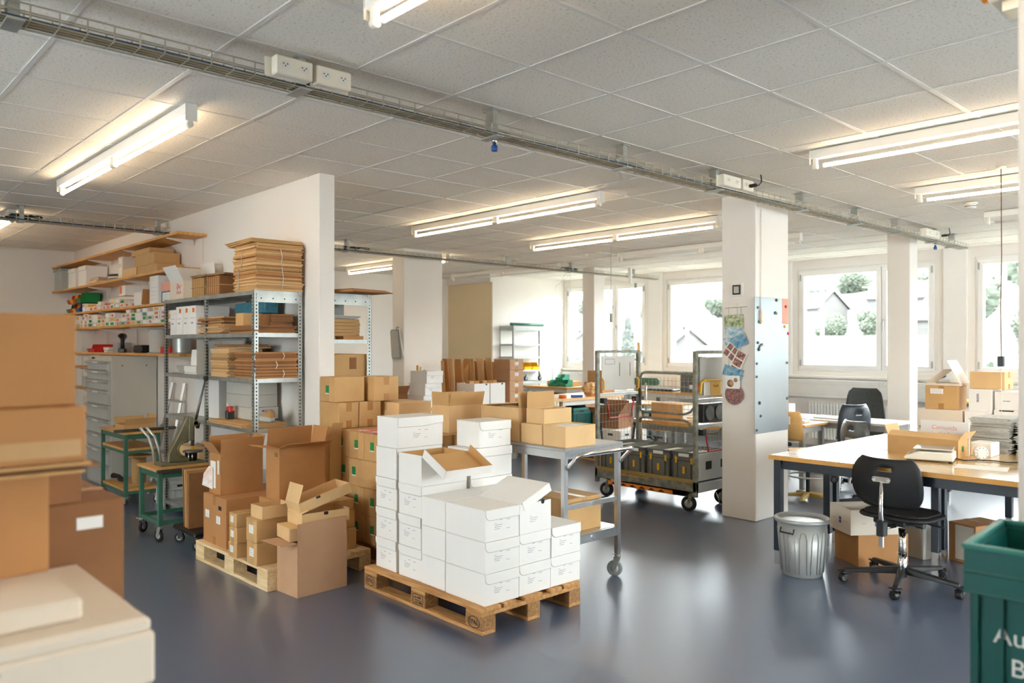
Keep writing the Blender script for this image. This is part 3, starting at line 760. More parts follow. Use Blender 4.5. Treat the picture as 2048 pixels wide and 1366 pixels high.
t = sbox('brown carton with white address labels on its end, second shelf board', -9.9, 2.392, .16, .26, .25, 'beige_card', tape=None, stickers=[('-y', -.0, .2, .1, .05, 'paper', 'address_label'), ('-y', 0, .08, .12, .08, 'paper', 'address_label')])
# storage bins at the left end
def stack_bin(label, x, y, z, m, L=.23, W=.14, H=.12, rz=0, group='coloured stacking bins'):
    t = thing('storage_bin', label, 'bin', (x, y, z), rz, group)
    a = MB(); e = .003
    a.prism([(-L/2, 0), (L/2-.02, 0), (L/2, H*.45), (L/2-.06, H*.5), (L/2-.075, H), (-L/2, H)], -W/2, -W/2+e, R(90, 'X')); a.prism([(-L/2, 0), (L/2-.02, 0), (L/2, H*.45), (L/2-.06, H*.5), (L/2-.075, H), (-L/2, H)], W/2-e, W/2, R(90, 'X'))
    a.box(-L/2, L/2-.02, -W/2, W/2, 0, e); a.box(-L/2, -L/2+e, -W/2, W/2, 0, H)
    a.add([(L/2-.02, -W/2, 0), (L/2-.02, W/2, 0), (L/2, W/2, H*.45), (L/2, -W/2, H*.45)], [(0,1,2,3)])
    part('body', a, m, t)
    part('rim', MB().box(-L/2, L/2-.075, -W/2-.004, -W/2+.004, H-.006, H).box(-L/2, L/2-.075, W/2-.004, W/2+.004, H-.006, H), m, t)
    return t
cols = ['green', 'red', 'yellow', 'blue']
k = 0
for row, zz, xs_, ms in [(0, 2.05, (-12.15, -12.0, -11.85, -11.68), ('green', 'red', 'yellow', 'blue')), (1, 2.175, (-12.12, -11.97, -11.82, -11.65), ('red', 'yellow', 'red', 'green'))]:
    for x, c in zip(xs_, ms):
        big = x > -11.7
        stack_bin('%s plastic stacking bin, %s row, place %s from the left' % (c, ['lower', 'upper'][row], ['first', 'second', 'third', 'last'][xs_.index(x)]), x, 3.02, zz, c+'_plastic', .26, .135 if not big else .17, .12 if row == 0 or not big else .14, -90)
# small labelled boxes on boards 3 and 4
rnd = random.Random(11)
sm_cols = ['paper', 'label_yellow', 'orange_plastic', 'label_green', 'paper', 'cover_red']
def small_box(x, z, L, H, place, row, y=2.985):
    m_ = rnd.choice(['white_card', 'white_card', 'beige_card', 'grey_card'])
    t = thing('small_box', 'small white box with coloured end label, %s, %s shelf board' % (place, row), 'box', (x, y, z), rnd.uniform(-4, 4), 'small labelled boxes on the shelf boards')
    part('body', MB().box(-L/2, L/2, -.085, .085, 0, H-.001), m_, t, .002)
    part('lid', MB().box(-L/2-.002, L/2+.002, -.087, .087, H*.55, H), m_, t)
    c = rnd.choice(sm_cols)
    part('label', MB().box(-L*.3, L*.3, -.0882, -.087, H*.15, H*.8), c, t)
    part('end_label', MB().box(L/2+.002, L/2+.0032, -.05, .05, H*.15, H*.8), rnd.choice(sm_cols), t)
x = -11.45; col_i = 0
for zz, nm, x0, x1, hmax in [(2.05, 'third', -11.45, -9.6, 2), (1.842, 'fourth', -12.1, -8.2, 4)]:
    x = x0; col_i = 0
    while x < x1:
        L_ = rnd.choice([.16, .18, .2, .15]); z = zz; n_ = rnd.randint(2, hmax) if nm == 'fourth' else rnd.randint(1, 2); lv = 0
        hh = rnd.choice([.042, .05])
        while lv < n_ and z+hh < zz+(.185 if nm == 'fourth' else .14):
            small_box(x+L_/2+rnd.uniform(-.004, .004), z, L_, hh, 'level %s of stack %s' % (['one', 'two', 'three', 'four'][lv], ['one', 'two', 'three', 'four', 'five', 'six', 'seven', 'eight', 'nine', 'ten', 'eleven', 'twelve', 'thirteen', 'fourteen', 'fifteen', 'sixteen', 'seventeen', 'eighteen', 'nineteen', 'twenty', 'twenty one', 'twenty two', 'twenty three', 'twenty four', 'twenty five', 'twenty six'][col_i]), nm, 2.985)
            z += hh+.001; lv += 1
        x += L_+.012; col_i += 1
# open white cartons on board 3 (right)
sbox('open white carton with folders, right half of the third shelf board', -9.35, 2.05, .26, .22, .15, 'white_card', flaps={'-x': (25, .1), '+x': (-12, .08)}, fill=(.9, 'paper'))
single('folder', MB().box(-.005, .005, -.09, .09, 0, .17), 'kraft_brown', 'brown folder leaning out of the open white carton on the shelf board', 'folder', (-9.16, 3.0, 2.06), rot=(0, .3, 0))
sbox('white carton with orange sticker on the third shelf board', -9.78-.16, 2.19, .22, .2, .12, 'white_card', tape=None, stickers=[('-y', -.04, .07, .08, .09, 'orange_plastic', 'sticker')])
sbox('blue patterned box at the right end of the third shelf board', -8.45, 2.05, .30, .22, .12, 'blue_box', tape=None, stickers=[('-y', 0, .06, .22, .09, 'paper', 'address_label')])
sbox('pinkish carton standing on the blue patterned box', -8.47, 2.171, .28, .22, .09, 'paper_pink', tape=None)
sbox('white carton with blue lined label, hung above the third board', -8.80, 2.05, .26, .24, .30, 'white_card', tape=None, stickers=[('-y', 0, .14, .16, .2, 'paper', 'address_label')])
# lowest board: reel, drill, red bins
for (lb, x, r, h, mm) in [('big grey cable reel on the lowest shelf board beside the drill', -9.0, .115, .27, 'light_grey_plastic'), ('thin wire reel on the lowest shelf board behind the rack post', -8.35, .1, .2, 'galvanised')]:
    t = thing('cable_reel', lb, 'reel', (x, 3.05, 1.521))
    part('flange', MB().cyl((0, 0, .004), r+.01, .008), mm, t); part('flange', MB().cyl((0, 0, h-.004), r+.01, .008), mm, t)
    a = MB(); pr = []
    for q in range(33): pr.append((r-.012+.004*(q % 2), .01+(h-.02)*q/32))
    a.lathe(pr, 24); part('winding', a, 'grey_card' if r > .11 else 'galvanised', t)
t = thing('cordless_drill', 'black and teal cordless drill standing on the drawer cabinet', 'drill', (-9.95, 2.95, 1.521), -30)
part('battery', MB().box(-.05, .05, -.035, .035, 0, .05), 'black_plastic', t, .008)
part('grip', MB().tube([(0,0,.045), (.005,0,.11), (-.005,0,.17)], [.024, .021, .026], 10), 'black_plastic', t)
part('housing', MB().tube([(-.09,0,.19), (-.06,0,.192), (.04,0,.195), (.09,0,.197)], [.028, .036, .034, .026], 14), 'navy_steel', t)
part('chuck', MB().tube([(.09,0,.197), (.12,0,.197), (.14,0,.197)], [.024, .022, .012], 12), 'black_rubber', t)
single('tool_case', MB().box(-.13, .13, -.08, .08, 0, .09), 'black_plastic', 'black tool pouch on the lowest shelf board beside the cable reel', 'case', (-9.45, 3.03, 1.521), bevel=.02)
single('grey_tool_box', MB().box(-.09, .09, -.08, .08, 0, .12), 'grey_plastic', 'small grey box beside the drill on the lowest shelf board', 'box', (-10.3, 3.05, 1.521), bevel=.005)
for k in range(4): single('booklet', MB().box(-.09, .09, -.07, .07, 0, .016), ['paper', 'grey_card', 'paper', 'beige_card'][k], 'thin booklet in the small pile on the lowest long shelf board, %s' % ['lowest', 'second', 'third', 'topmost'][k], 'booklet', (-10.62+.01*k, 3.02, 1.521+.0165*k), rz=5*k-8, group='booklets on the lowest board')
stack_bin('red storage bin at the left on the lowest shelf board', -11.1, 3.03, 1.521, 'red_plastic', .26, .3, .1, -90, None)
sbox('low red tray behind the rack post on the lowest shelf board', -8.55, 1.521, .26, .2, .07, 'red_plastic', flaps={}, tape=None, y=3.05)
# lower short boards with red bins left of the cabinet
board('short shelf board behind the stacked cartons, red bin on it', -12.2, -10.6, 1.33, .24)
board('short shelf board with clear boxes behind the stacked cartons', -12.2, -10.6, 1.05, .24)
board('lowest short shelf board behind the stacked cartons', -12.2, -10.6, .72, .24)
stack_bin('red storage bin on the short shelf board beside the cabinet', -11.0, 3.05, 1.331, 'red_plastic', .2, .3, .1, -90, None)
for k in range(4): carton('small clear plastic box on the short shelf board, place %s from the left' % ['one', 'two', 'three', 'four'][k], -11.7+.26*k, 3.06, 1.051, .2, .16, .14, m='light_grey_plastic', tape=None, group='clear boxes left of the cabinet')
for k in range(3): carton('small pale box on the lowest short shelf board, place %s from the left' % ['one', 'two', 'three'][k], -11.6+.3*k, 3.06, .721, .24, .16, .2, m='beige_card', tape=None, group='pale boxes left of the cabinet')

# ================================================================ DRAWER CABINET
t = thing('drawer_cabinet', 'tall grey steel cabinet with nine drawers beside the shelf boards', 'cabinet', (-9.93, 2.93, 0))
part('body', MB().box(-.44, .44, -.235, .255, 0.0, 1.488), 'cabinet_grey', t, .004)
part('lock', MB().cyl((-.25, -.24, 1.46), .012, .012, 'y').cyl((-.19, -.24, 1.46), .009, .01, 'y'), 'hole_dark', t)
for yy in (-.12, .14): part('plug_cap', MB().cyl((.442, yy, 1.38), .007, .004, 'x', 10), 'hole_dark', t)
zz = 1.43
for k, hh in enumerate([.11, .11, .115, .165, .165, .17, .165, .17, .24]):
    d_ = part('drawer', MB().box(-.425, .425, -.256, -.236, zz-hh+.008, zz), 'cabinet_front', t, .003)
    part('handle', MB().prism([(0, 0), (.028, -.008), (.03, -.022), (.024, -.03), (.0, -.034)], -.42, .42, T(0, -.256, zz) @ Matrix(((0,0,1,0),(-1,0,0,0),(0,1,0,0),(0,0,0,1)))), 'alu', d_)
    part('label_strip', MB().box(-.1, .1, -.287, -.286, zz-.027, zz-.010), 'paper', d_)
    zz -= hh
# ================================================================ GALVANISED RACKS
def rack(label, x0, y0, L, W, H, shelves, bays=2, m='galvanised', post=.038, name='steel_rack', group=None, holes=True):
    t = thing(name, label, 'rack', (x0, y0, 0), 0, group)
    for i in range(bays+1):
        xx = L*i/bays
        for j, yy in enumerate((0, W)):
            sx = 1 if i < bays else -1; sy = 1 if j == 0 else -1; tk = .003
            a = MB().box(min(xx, xx+sx*post), max(xx, xx+sx*post), min(yy, yy+sy*tk), max(yy, yy+sy*tk), 0, H).box(min(xx, xx+sx*tk), max(xx, xx+sx*tk), min(yy, yy+sy*post), max(yy, yy+sy*post), 0, H)
            p = part('post', a, m, t)
            if holes:
                a = MB(); z = .03
                while z < H-.02:
                    cx_ = xx+sx*post*.55; e = .0006
                    a.box(cx_-.005, cx_+.005, yy-sy*e-.0004, yy-sy*e+.0004, z, z+.014)
                    cy_ = yy+sy*post*.55; fx = xx-sx*e
                    a.box(fx-.0004, fx+.0004, cy_-.005, cy_+.005, z, z+.014)
                    cx2 = xx+sx*(tk+.0006); a.box(cx2-.0004, cx2+.0004, cy_-.005, cy_+.005, z, z+.014)
                    z += .0286
                part('slot_row', a, 'hole_dark', p)
    for z in shelves:
        for i in range(bays):
            xa, xb = L*i/bays+.004, L*(i+1)/bays-.004
            a = MB().box(xa, xb, .004, W-.004, z-.004, z); a.box(xa, xb, .004, .006, z-.034, z-.004); a.box(xa, xb, W-.006, W-.004, z-.034, z-.004); a.box(xa, xa+.002, .006, W-.006, z-.034, z-.004); a.box(xb-.002, xb, .006, W-.006, z-.034, z-.004)
            part('shelf', a, m, t)
    for xx in (0, L):   # end gusset plate near the top
        s = 1 if xx > 0 else -1
        a = MB().box(xx-.0015+s*.0016, xx+.0015+s*.0016, .02, W-.02, H-.10, H-.035)
        g_ = part('gusset', a, m, t)
        a = MB()
        for q in range(4): a.cyl((xx+s*.004, .06+(W-.12)*q/3, H-.068), .006, .002, 'x', 8)
        part('bolt_hole', a, 'hole_dark', g_)
    return t
rack('galvanised slotted rack filled with flat cardboard at the partition wall', -7.99, 2.75, 2.0, .42, 2.05, [2.045, 1.705, 1.338, .935, .50, .10])
def flat_stack(label_fn, x, y, z, L, W, n, th=.012, m=('kraft', 'kraft_light', 'kraft_brown', 'kraft_edge'), group=None, jit=.02, seed=3, rot=1.5, name='flat_carton'):
    """folded cartons lying flat: every one is a thing of its own"""
    rnd = random.Random(seed)
    base = {}
    for k in range(n):
        mm = rnd.choice(m); key = ('fl', L, W, th, mm)
        me = cached(key, lambda: MB().box(-L/2, L/2, -W/2, W/2, 0, th*.42).box(-L/2+.003, L/2-.002, -W/2+.002, W/2-.003, th*.42, th*.5).box(-L/2, L/2-.004, -W/2, W/2, th*.5, th*.92).mesh(name))
        if not me.materials: me.materials.append(M[mm])
        single(name, me, mm, label_fn(k, n), 'cardboard', (x+rnd.uniform(-jit, jit), y+rnd.uniform(-jit, jit), z+k*th), rz=rnd.uniform(-rot, rot), group=group)
def strap(label, x, y, z0, h, face, half, m='cable_white', cat='string'):
    a = MB()
    if face == 'y': a.tube([(0, -half, 0), (.012, -half-.004, h*.5), (0, -half, h)], .003, 5)
    else: a.tube([(half, 0, 0), (half+.004, .012, h*.5), (half, 0, h)], .003, 5)
    single('binding_string', a, m, label, cat, (x, y, z0))
od = ['bottom', 'second', 'third', 'fourth', 'fifth', 'sixth', 'seventh', 'eighth', 'ninth', 'tenth', 'eleventh', 'twelfth', 'thirteenth', 'fourteenth', 'fifteenth', 'sixteenth', 'seventeenth', 'eighteenth', 'nineteenth', 'twentieth', 'twenty-first', 'twenty-second', 'twenty-third', 'twenty-fourth', 'twenty-fifth', 'twenty-sixth', 'twenty-seventh', 'twenty-eighth', 'twenty-ninth', 'thirtieth', 'thirty-first', 'thirty-second', 'thirty-third', 'thirty-fourth', 'thirty-fifth', 'thirty-sixth']
def fl(place): return lambda k, n: 'folded flat carton %s, %s from the bottom' % (place, 'first' if k == 0 else od[k])
# tall pile on top of the rack
flat_stack(fl('in the tall pile on the rack top'), -6.18, 2.965, 2.046, .42, .40, 28, .0135, group='folded cartons in the tall pile on top of the rack', seed=4, jit=.014, rot=2.2)
for k in range(3): single('flat_carton', MB().box(-.27, .22, -.22, .22, 0, .008), 'kraft', 'large folded carton at the very top of the tall pile, %s of three' % ['lowest', 'middle', 'topmost'][k], 'cardboard', (-6.2-.02*k, 2.955, 2.426+.0125*k), rot=(0, -.02, math.radians(-3+2*k)), group='large folded cartons topping the pile')
strap('string around the left side of the tall cardboard pile, lower one', -6.28, 2.965, 2.06, .17, 'y', .215)
strap('string around the left side of the tall cardboard pile, upper one', -6.22, 2.965, 2.24, .13, 'y', .215)
strap('string around the right side of the tall cardboard pile, lower one', -6.18, 2.97, 2.06, .18, 'x', .226)
strap('string around the right side of the tall cardboard pile, upper one', -6.18, 2.96, 2.25, .13, 'x', .226)
# upright bundles of strips beside it
def bundle(label, x, y, z, n, th, W, H, m='kraft_dark', rz=0):
    t = thing('cardboard_bundle', label, 'cardboard', (x, y, z), rz, None)
    for k in range(n): part('sheet', MB().box(-.002+k*th, th*.7+k*th, -W/2, W/2, 0, H-.004*(k % 3)), m if k % 4 else 'kraft', t)
    part('band', MB().tube([(-.006, -W/2-.003, H*.5), (n*th+.002, -W/2-.003, H*.5), (n*th+.002, W/2+.003, H*.5), (-.006, W/2+.003, H*.5)], .004, 4, closed=True), 'tape_clear', t)
    return t
bundle('banded bundle of upright corrugated strips on the rack top, left one', -7.33, 2.92, 2.046, 22, .0128, .3, .17, 'kraft_edge')
bundle('banded bundle of upright corrugated strips on the rack top, right one', -6.98, 2.92, 2.046, 24, .0118, .3, .17, 'kraft_dark')
for k in range(5): single('flat_carton', MB().box(-.17, .17, -.16, .16, 0, .006), 'kraft_edge' if k % 2 else 'kraft_dark', 'small folded carton lying across the upright bundles, %s from below' % ['first', 'second', 'third', 'fourth', 'fifth'][k], 'cardboard', (-7.17+.02*(k % 2)+(0 if k < 3 else .36), 2.92, 2.2175+.0075*(k if k < 3 else k-3)), rz=3*k-5, group='small folded cartons over the bundles')
carton('open white carton with a red print on the rack top, leftmost', -7.74, 2.94, 2.046, .34, .32, .17, m='beige_card', flaps={'-y': (28, .16), '-x': (12, .16), '+y': (-8, .2)}, stickers=[('-y', .06, .10, .12, .1, 'cover_red', 'red_print')], inner='white_card')
# shelf 1 (z 1.705)
for k in range(4):
    t = thing('document_box', 'white upright document box with a red mark, %s from the left on the rack' % ['first', 'second', 'third', 'fourth'][k], 'box', (-7.82+.165*k, 2.93, 1.706), 0, 'upright white boxes on the upper rack shelf')
    part('body', MB().box(-.076, .076, -.155, .155, 0, .245 if k else .225), 'white_card', t, .003)
    part('lid', MB().box(-.078, .078, -.158, .158, .2, .265 if k else .24), 'white_card', t, .002)
    if k: part('red_mark', MB().box(.0, .05, -.1592, -.158, .205, .245), 'orange_plastic', t)
    part('print', MB().box(-.04, .01, -.1562, -.155, .10, .115).box(-.05, .04, -.1562, -.155, .15, .154), 'ink_violet', t)
flat_stack(fl('leaning left on the upper rack shelf'), -6.88, 2.91, 1.706, .50, .30, 12, .0125, group='folded cartons on the upper rack shelf, left', seed=9, jit=.02, rot=3, m=('kraft', 'kraft_dark', 'kraft_light'))
flat_stack(fl('right on the upper rack shelf'), -6.24, 2.93, 1.706, .50, .36, 5, .012, group='folded cartons on the upper rack shelf, right', seed=10, jit=.03, rot=3, m=('kraft_brown', 'kraft_dark'))
carton('small closed tan carton on the flat cartons of the upper rack shelf', -6.33, 2.86, 1.767, .15, .16, .105, m='kraft', tape=None)
single('blue_patterned_tray', MB().box(-.3, .3, -.06, .06, 0, .10), 'blue_box', 'long blue patterned box at the back of the upper rack shelf', 'box', (-6.62, 3.06, 1.88), bevel=.003)
carton('dark carton at the back of the upper rack shelf carrying the blue box', -6.62, 3.06, 1.706, .5, .12, .172, m='kraft_dark', tape=None)
flat_stack(lambda k, n: 'dark folded carton behind the post on the upper rack shelf, %s' % od[k], -6.2, 3.02, 1.767, .3, .2, 6, .016, group='dark folded cartons at the back', seed=12, m=('kraft_dark',), jit=.012)
# shelf 2 (z 1.338)
single('white_document_box', MB().box(-.08, .08, -.1, .1, 0, .2), 'white_card', 'white box standing behind the papers on the middle rack shelf', 'box', (-7.33, 3.0, 1.339), bevel=.003)
archive('low white carton on the middle rack shelf', -7.42, 2.88, 1.339, .30, .18, .075, flap='-y', pr=False, group=None, jit=False)
single('paper_block', MB().box(-.07, .07, -.012, .012, 0, .15), 'paper', 'white card leaning on the low white carton of the rack', 'card', (-7.52, 2.87, 1.416), rot=(-.12, 0, .1))
for k in range(5): single('envelope_pile', MB().box(-.12, .12, -.1, .1, 0, .014), 'grey_card', 'grey envelope in the small pile on the middle rack shelf, %s' % od[k], 'envelope', (-7.74, 2.93, 1.339+.015*k), rz=6*k-12, group='grey envelopes on the rack', bevel=.003)
t = thing('display_board', 'grey folded display board standing on the middle rack shelf', 'board', (-7.02, 2.93, 1.339))
part('panel', MB().box(-.2, .27, .08, .084, 0, .31), 'grey_card', t); part('panel', MB().box(-.2, -.196, -.16, .08, 0, .31), 'grey_card', t)
for r_, (xx, yy, LL, nn, sd, mm) in enumerate([(-6.66, 2.90, .36, 19, 21, ('kraft_light', 'kraft', 'kraft_edge')), (-6.17, 2.94, .40, 17, 22, ('kraft_brown', 'kraft_brown', 'kraft_dark'))]):
    flat_stack(fl(['in the left', 'in the right'][r_]+' pile on the middle rack shelf'), xx, yy, 1.339, LL, .30 if r_ == 0 else .36, nn, .0125, group='folded cartons on the middle rack shelf, '+['left', 'right'][r_], seed=sd, jit=.012, rot=2, m=mm)
for k in range(3): strap('pale band around the right cardboard pile of the middle shelf, %s' % ['lowest', 'middle', 'top'][k], -6.17, 2.98-.06*(k == 1), 1.345+.072*k, .06, 'x', .214)
flat_stack(lambda k, n: 'large folded carton on top of the left pile of the middle shelf, %s' % od[k], -6.60, 2.92, 1.579, .42, .3, 3, .012, seed=5, m=('kraft_dark', 'kraft'), group='top cartons of the middle shelf')
# shelf 3 (z .935)
flat_stack(fl('on the lower right rack shelf'), -6.45, 2.90, .936, .72, .36, 3, .011, group='wide folded cartons on the lower rack shelf', seed=31, m=('kraft', 'kraft_brown'))
t = thing('large_white_box', 'big plain white carton at the back of the left lower rack shelf', 'box', (-7.45, 3.02, .936)); part('body', MB().box(-.2, .36, -.1, .12, 0, .36), 'white_card', t, .003)
part('print', MB().box(-.02, .05, -.1008, -.1, .2, .204).box(-.02, .03, -.1008, -.1, .215, .219), 'ink_violet', t)
for k in range(3): single('grey_archive_lid', MB().box(-.28, .22, -.12, .12, 0, .104), 'grey_card', 'pale grey flat carton in the stack on the lower rack shelf, %s' % ['lowest', 'middle', 'topmost'][k], 'box', (-6.62+.02*(k == 0), 3.03, .972+.105*k), group='pale grey cartons on the lower rack shelf', bevel=.003)
t = thing('tape_gun', 'white tape dispenser lying on the flat cartons of the rack', 'tape dispenser', (-6.25, 2.95, .970), 10)
part('body', MB().box(-.02, .13, -.03, .03, 0, .05), 'light_grey_plastic', t, .01); part('grip', MB().tube([(-.02,0,.03), (-.08,0,.03), (-.13,0,.025)], .02, 10), 'light_grey_plastic', t); part('tape_roll', MB().cyl((.08, 0, .055), .05, .05, 'y'), 'tape_clear', t); part('blue_blade', MB().box(.02, .09, -.025, .025, .085, .097), 'blue_plastic', t)
t = thing('tape_gun', 'red and black tape gun standing on the flat cartons of the rack', 'tape dispenser', (-6.66, 2.84, .970), 0)
part('body', MB().box(-.022, .022, -.035, .035, 0, .075), 'black_plastic', t, .008); part('frame', MB().box(-.032, .032, -.02, .02, .06, .11), 'red_plastic', t, .006); part('label', MB().box(-.02, .02, -.0225, -.02, .11, .14), 'beige_card', t)
carton('yellowish flat carton on the low rack shelf behind the press', -7.45, 2.93, .501, .5, .3, .16, m='kraft_light', tape='+x')
# behind the partition wall
rack('second galvanised rack just behind the partition wall', -7.9, 3.36, 2.0, .42, 2.05, [2.045, 1.655, 1.19, .7, .3])
for k in range(3): single('cardboard_sheet', MB().box(-.75, .35, -.2, .2, 0, .009), 'kraft_dark' if k != 1 else 'kraft_brown', 'long dark cardboard sheet sticking out over the rear rack, %s' % ['lowest', 'middle', 'topmost'][k], 'cardboard', (-5.98-.03*k, 3.6-.02*k, 2.046+.01*k), rz=3*k+6, group='long sheets on the rear rack')
flat_stack(lambda k, n: 'tan box blank in the pile on the rear rack, %s' % od[k], -6.18, 3.6, 1.656, .26, .3, 6, .03, group='pile on the rear rack shelf', seed=41, jit=.008, m=('kraft',))
for k in range(3): single('magazine', MB().box(-.12, .12, -.15, .15, 0, .008), 'grey_card', 'grey booklet on top of the pile on the rear rack, %s' % od[k], 'booklet', (-6.18+.02*k, 3.6, 1.838+.009*k), rz=8*k-6, group='booklets on the rear rack')
single('small_flat_box', MB().box(-.1, .09, -.1, .1, 0, .03), 'kraft_brown', 'small flat tan box at the end of the rear rack shelf', 'box', (-6.02, 3.62, 1.656), bevel=.002)
carton('large tan carton with shipping mark on the rear rack', -6.17, 3.57, 1.191, .46, .38, .34, m='kraft', tape=None, stickers=[('+x', .05, .26, .07, .10, 'kraft_dark', 'shipping_mark')])
single('hanging_files', MB().box(-.1, .1, -.15, .15, 0, .16), 'grey_plastic', 'grey file box hanging under the top shelf of the rear rack', 'box', (-6.35, 3.57, 1.85), bevel=.004)
carton('brown carton standing under the grey files on the rear rack', -6.75, 3.57, 1.656, .4, .3, .3, m='kraft_dark', tape=None)

# ================================================================ GREEN BENCHES, PRESS
def green_bench(label, x0, x1, y0, y1, H, shelves, cast, name='workbench', cr=.035, zb=.12, top='beech', plank=True):
    t = thing(name, label, 'bench', ((x0+x1)/2, (y0+y1)/2, 0)); L = x1-x0; W = y1-y0
    part('top', MB().box(-L/2, L/2, -W/2, W/2, H-.022, H), top, t, .002)
    q = .035; lz = zb
    for sx in (-1, 1):
        for sy in (-1, 1):
            xa = sx*(L/2-.03); ya = sy*(W/2-.03)
            part('leg', MB().box(xa-q/2, xa+q/2, ya-q/2, ya+q/2, lz, H-.022), 'green_steel', t, .002)
            if cast: castor(t, xa, ya, cr, .024, 35*sx+20*sy, h=lz)
    for z in [H-.022]+shelves:
        for sy in (-1, 1): part('rail', MB().box(-L/2+.03, L/2-.03, sy*(W/2-.03)-.012, sy*(W/2-.03)+.012, z-.052, z-.022 if z in shelves else z-.001), 'green_steel', t)
        for sx in (-1, 1): part('rail', MB().box(sx*(L/2-.03)-.012, sx*(L/2-.03)+.012, -W/2+.03, W/2-.03, z-.052, z-.022 if z in shelves else z-.001), 'green_steel', t)
        if z in shelves and plank: part('shelf', MB().box(-L/2+.02, L/2-.02, -W/2+.02, W/2-.02, z-.022, z), 'beech', t)
    return t
green_bench('green steel bench with wooden shelves beside the drawer cabinet', -9.22, -8.40, 2.50, 2.87, .735, [.57, .165], True, cr=.035, zb=.09)
green_bench('green wheeled bench carrying the lever press', -7.17, -6.66, 2.24, 2.70, .592, [.19], True, cr=.05, zb=.13, plank=False)
single('steel_plate', MB().box(.0, .012, -.24, .24, -.03, .0), 'steel_raw', 'raw steel edge strip along the press bench', 'steel strip', (-6.659, 2.47, .592))
t = thing('arbor_press', 'olive cast iron lever press on the green wheeled bench', 'press', (-6.90, 2.47, .592))
PM = Matrix(((0,0,1,0),(1,0,0,0),(0,1,0,0),(0,0,0,1)))   # local x->Y, y->Z, z->X
part('base', MB().box(-.09, .09, -.15, .22, 0, .02), 'press_olive', t, .004)
arc = [(.075+.062*math.cos(math.radians(a_)), .125+.062*math.sin(math.radians(a_))) for a_ in range(75, 275, 20)]
poly = [(-.07,.02), (-.065,.10), (.0,.22), (.07,.37), (.085,.40), (.125,.40), (.14,.385), (.14,.20), (.10,.19)]+arc+[(.10,.05), (.15,.045), (.15,.02)]
part('frame', MB().prism(poly, -.03, .03, PM), 'press_olive', t, .006)
rib = [(.075+r_*math.cos(math.radians(a_)), .125+r_*math.sin(math.radians(a_))) for r_ in (.066,) for a_ in range(75, 275, 20)]
part('throat_rib', MB().tube([(.035, y, z) for y, z in rib], .009, 6), 'press_olive', t)
part('ram_guide', MB().box(.025, .05, .095, .135, .20, .395), 'press_olive', t, .004)
part('ram', MB().box(-.012, .012, .13, .155, .145, .36), 'steel_raw', t)
part('ram_tip', MB().lathe([(.004, .11), (.012, .125), (.012, .15)], 10, T(0, .143, 0)), 'label_yellow', t)
part('anvil', MB().lathe([(.045, .02), (.05, .05), (.05, .085), (.04, .09)], 16, T(0, .13, 0)), 'black_matte', t)
part('anvil_plate', MB().lathe([(.085, .092), (.088, .102), (.08, .106)], 8, T(0, .145, 0)), 'steel_raw', t)
part('adjusting_screw', MB().cyl((.05, .09, .055), .006, .07).cyl((.05, .12, .055), .006, .07), 'chrome', t)
part('pinion', MB().cyl((.045, .15, .345), .028, .03, 'x').cyl((0, .15, .345), .018, .12, 'x'), 'press_olive', t)
part('pawl', MB().prism([(-.02,.02),(.03,0),(.02,-.05),(.0,-.05)], -.01, .01, T(.03, .165, .345) @ PM), 'black_matte', t)
lv = part('lever', MB().tube([(.045, .15, .36), (.045, .19, .53), (.045, .235, .715)], [.012, .010, .008], 10), 'steel_raw', t)
part('lever_knob', MB().lathe([(.004,-.02), (.018,-.016), (.023,0), (.018,.016), (.004,.02)], 14, T(.045, .24, .73)), 'black_plastic', lv)
t = thing('steel_rail_pair', 'two bent shiny steel rails standing behind the press', 'rail', (-7.05, 2.33, .594))
for k in range(2):
    part('rail', MB().tube([(0, .02+.05*k, 0), (0, .0+.05*k, .13), (-.01, -.03+.05*k, .23), (-.04, -.09+.05*k, .31)], .012, 8), 'alu', t)
single('steel_bar', MB().box(-.02, .02, -.30, .30, 0, .03), 'steel_raw', 'long grey steel bar lying over the bench with the cardboard', 'bar', (-8.44, 2.72, .736), bevel=.004)
carton('open brown tray of folded cardboard on the green bench', -8.70, 2.70, .736, .30, .30, .06, m='kraft', flaps={'+x': (20, .07), '-x': (40, .08), '+y': (15, .09)})
single('thin_ruler', MB().box(-.2, .2, -.015, .015, 0, .006), 'steel_raw', 'thin steel ruler lying on the green bench', 'ruler', (-8.98, 2.64, .736))
t = thing('cable_spool', 'wooden cable spool on the lowest shelf of the green bench', 'spool', (-8.64, 2.72, .166))
part('flange', MB().cyl((0,0,.008), .125, .016), 'pine', t); part('flange', MB().cyl((0,0,.3), .125, .016), 'pine', t); part('core', MB().cyl((0,0,.154), .07, .276), 'kraft', t)
single('black_tools', MB().tube([(-.3,0,.03), (-.18,.02,.035), (-.02,-.01,.03), (.1,0,.03)], [.03,.02,.028,.015], 10), 'black_rubber', 'black tool lying on the lowest shelf of the green bench', 'tool', (-8.92, 2.64, .167))
t = thing('step_ladder', 'aluminium ladder leaning on the wall behind the green bench', 'ladder', (-8.75, 3.05, 0))
for sx in (-.19, .19):
    part('rail', MB().tube([(sx*1.1, -.13, .0), (sx*.9, .115, 1.2)], .018, 4, smooth=False), 'alu', t)
for k in range(4):
    f = (k+.7)/4.4; part('rung', MB().box(-.2, .2, -.13+.245*f-.03, -.13+.245*f+.03, 1.2*f-.01, 1.2*f+.01), 'alu', t)
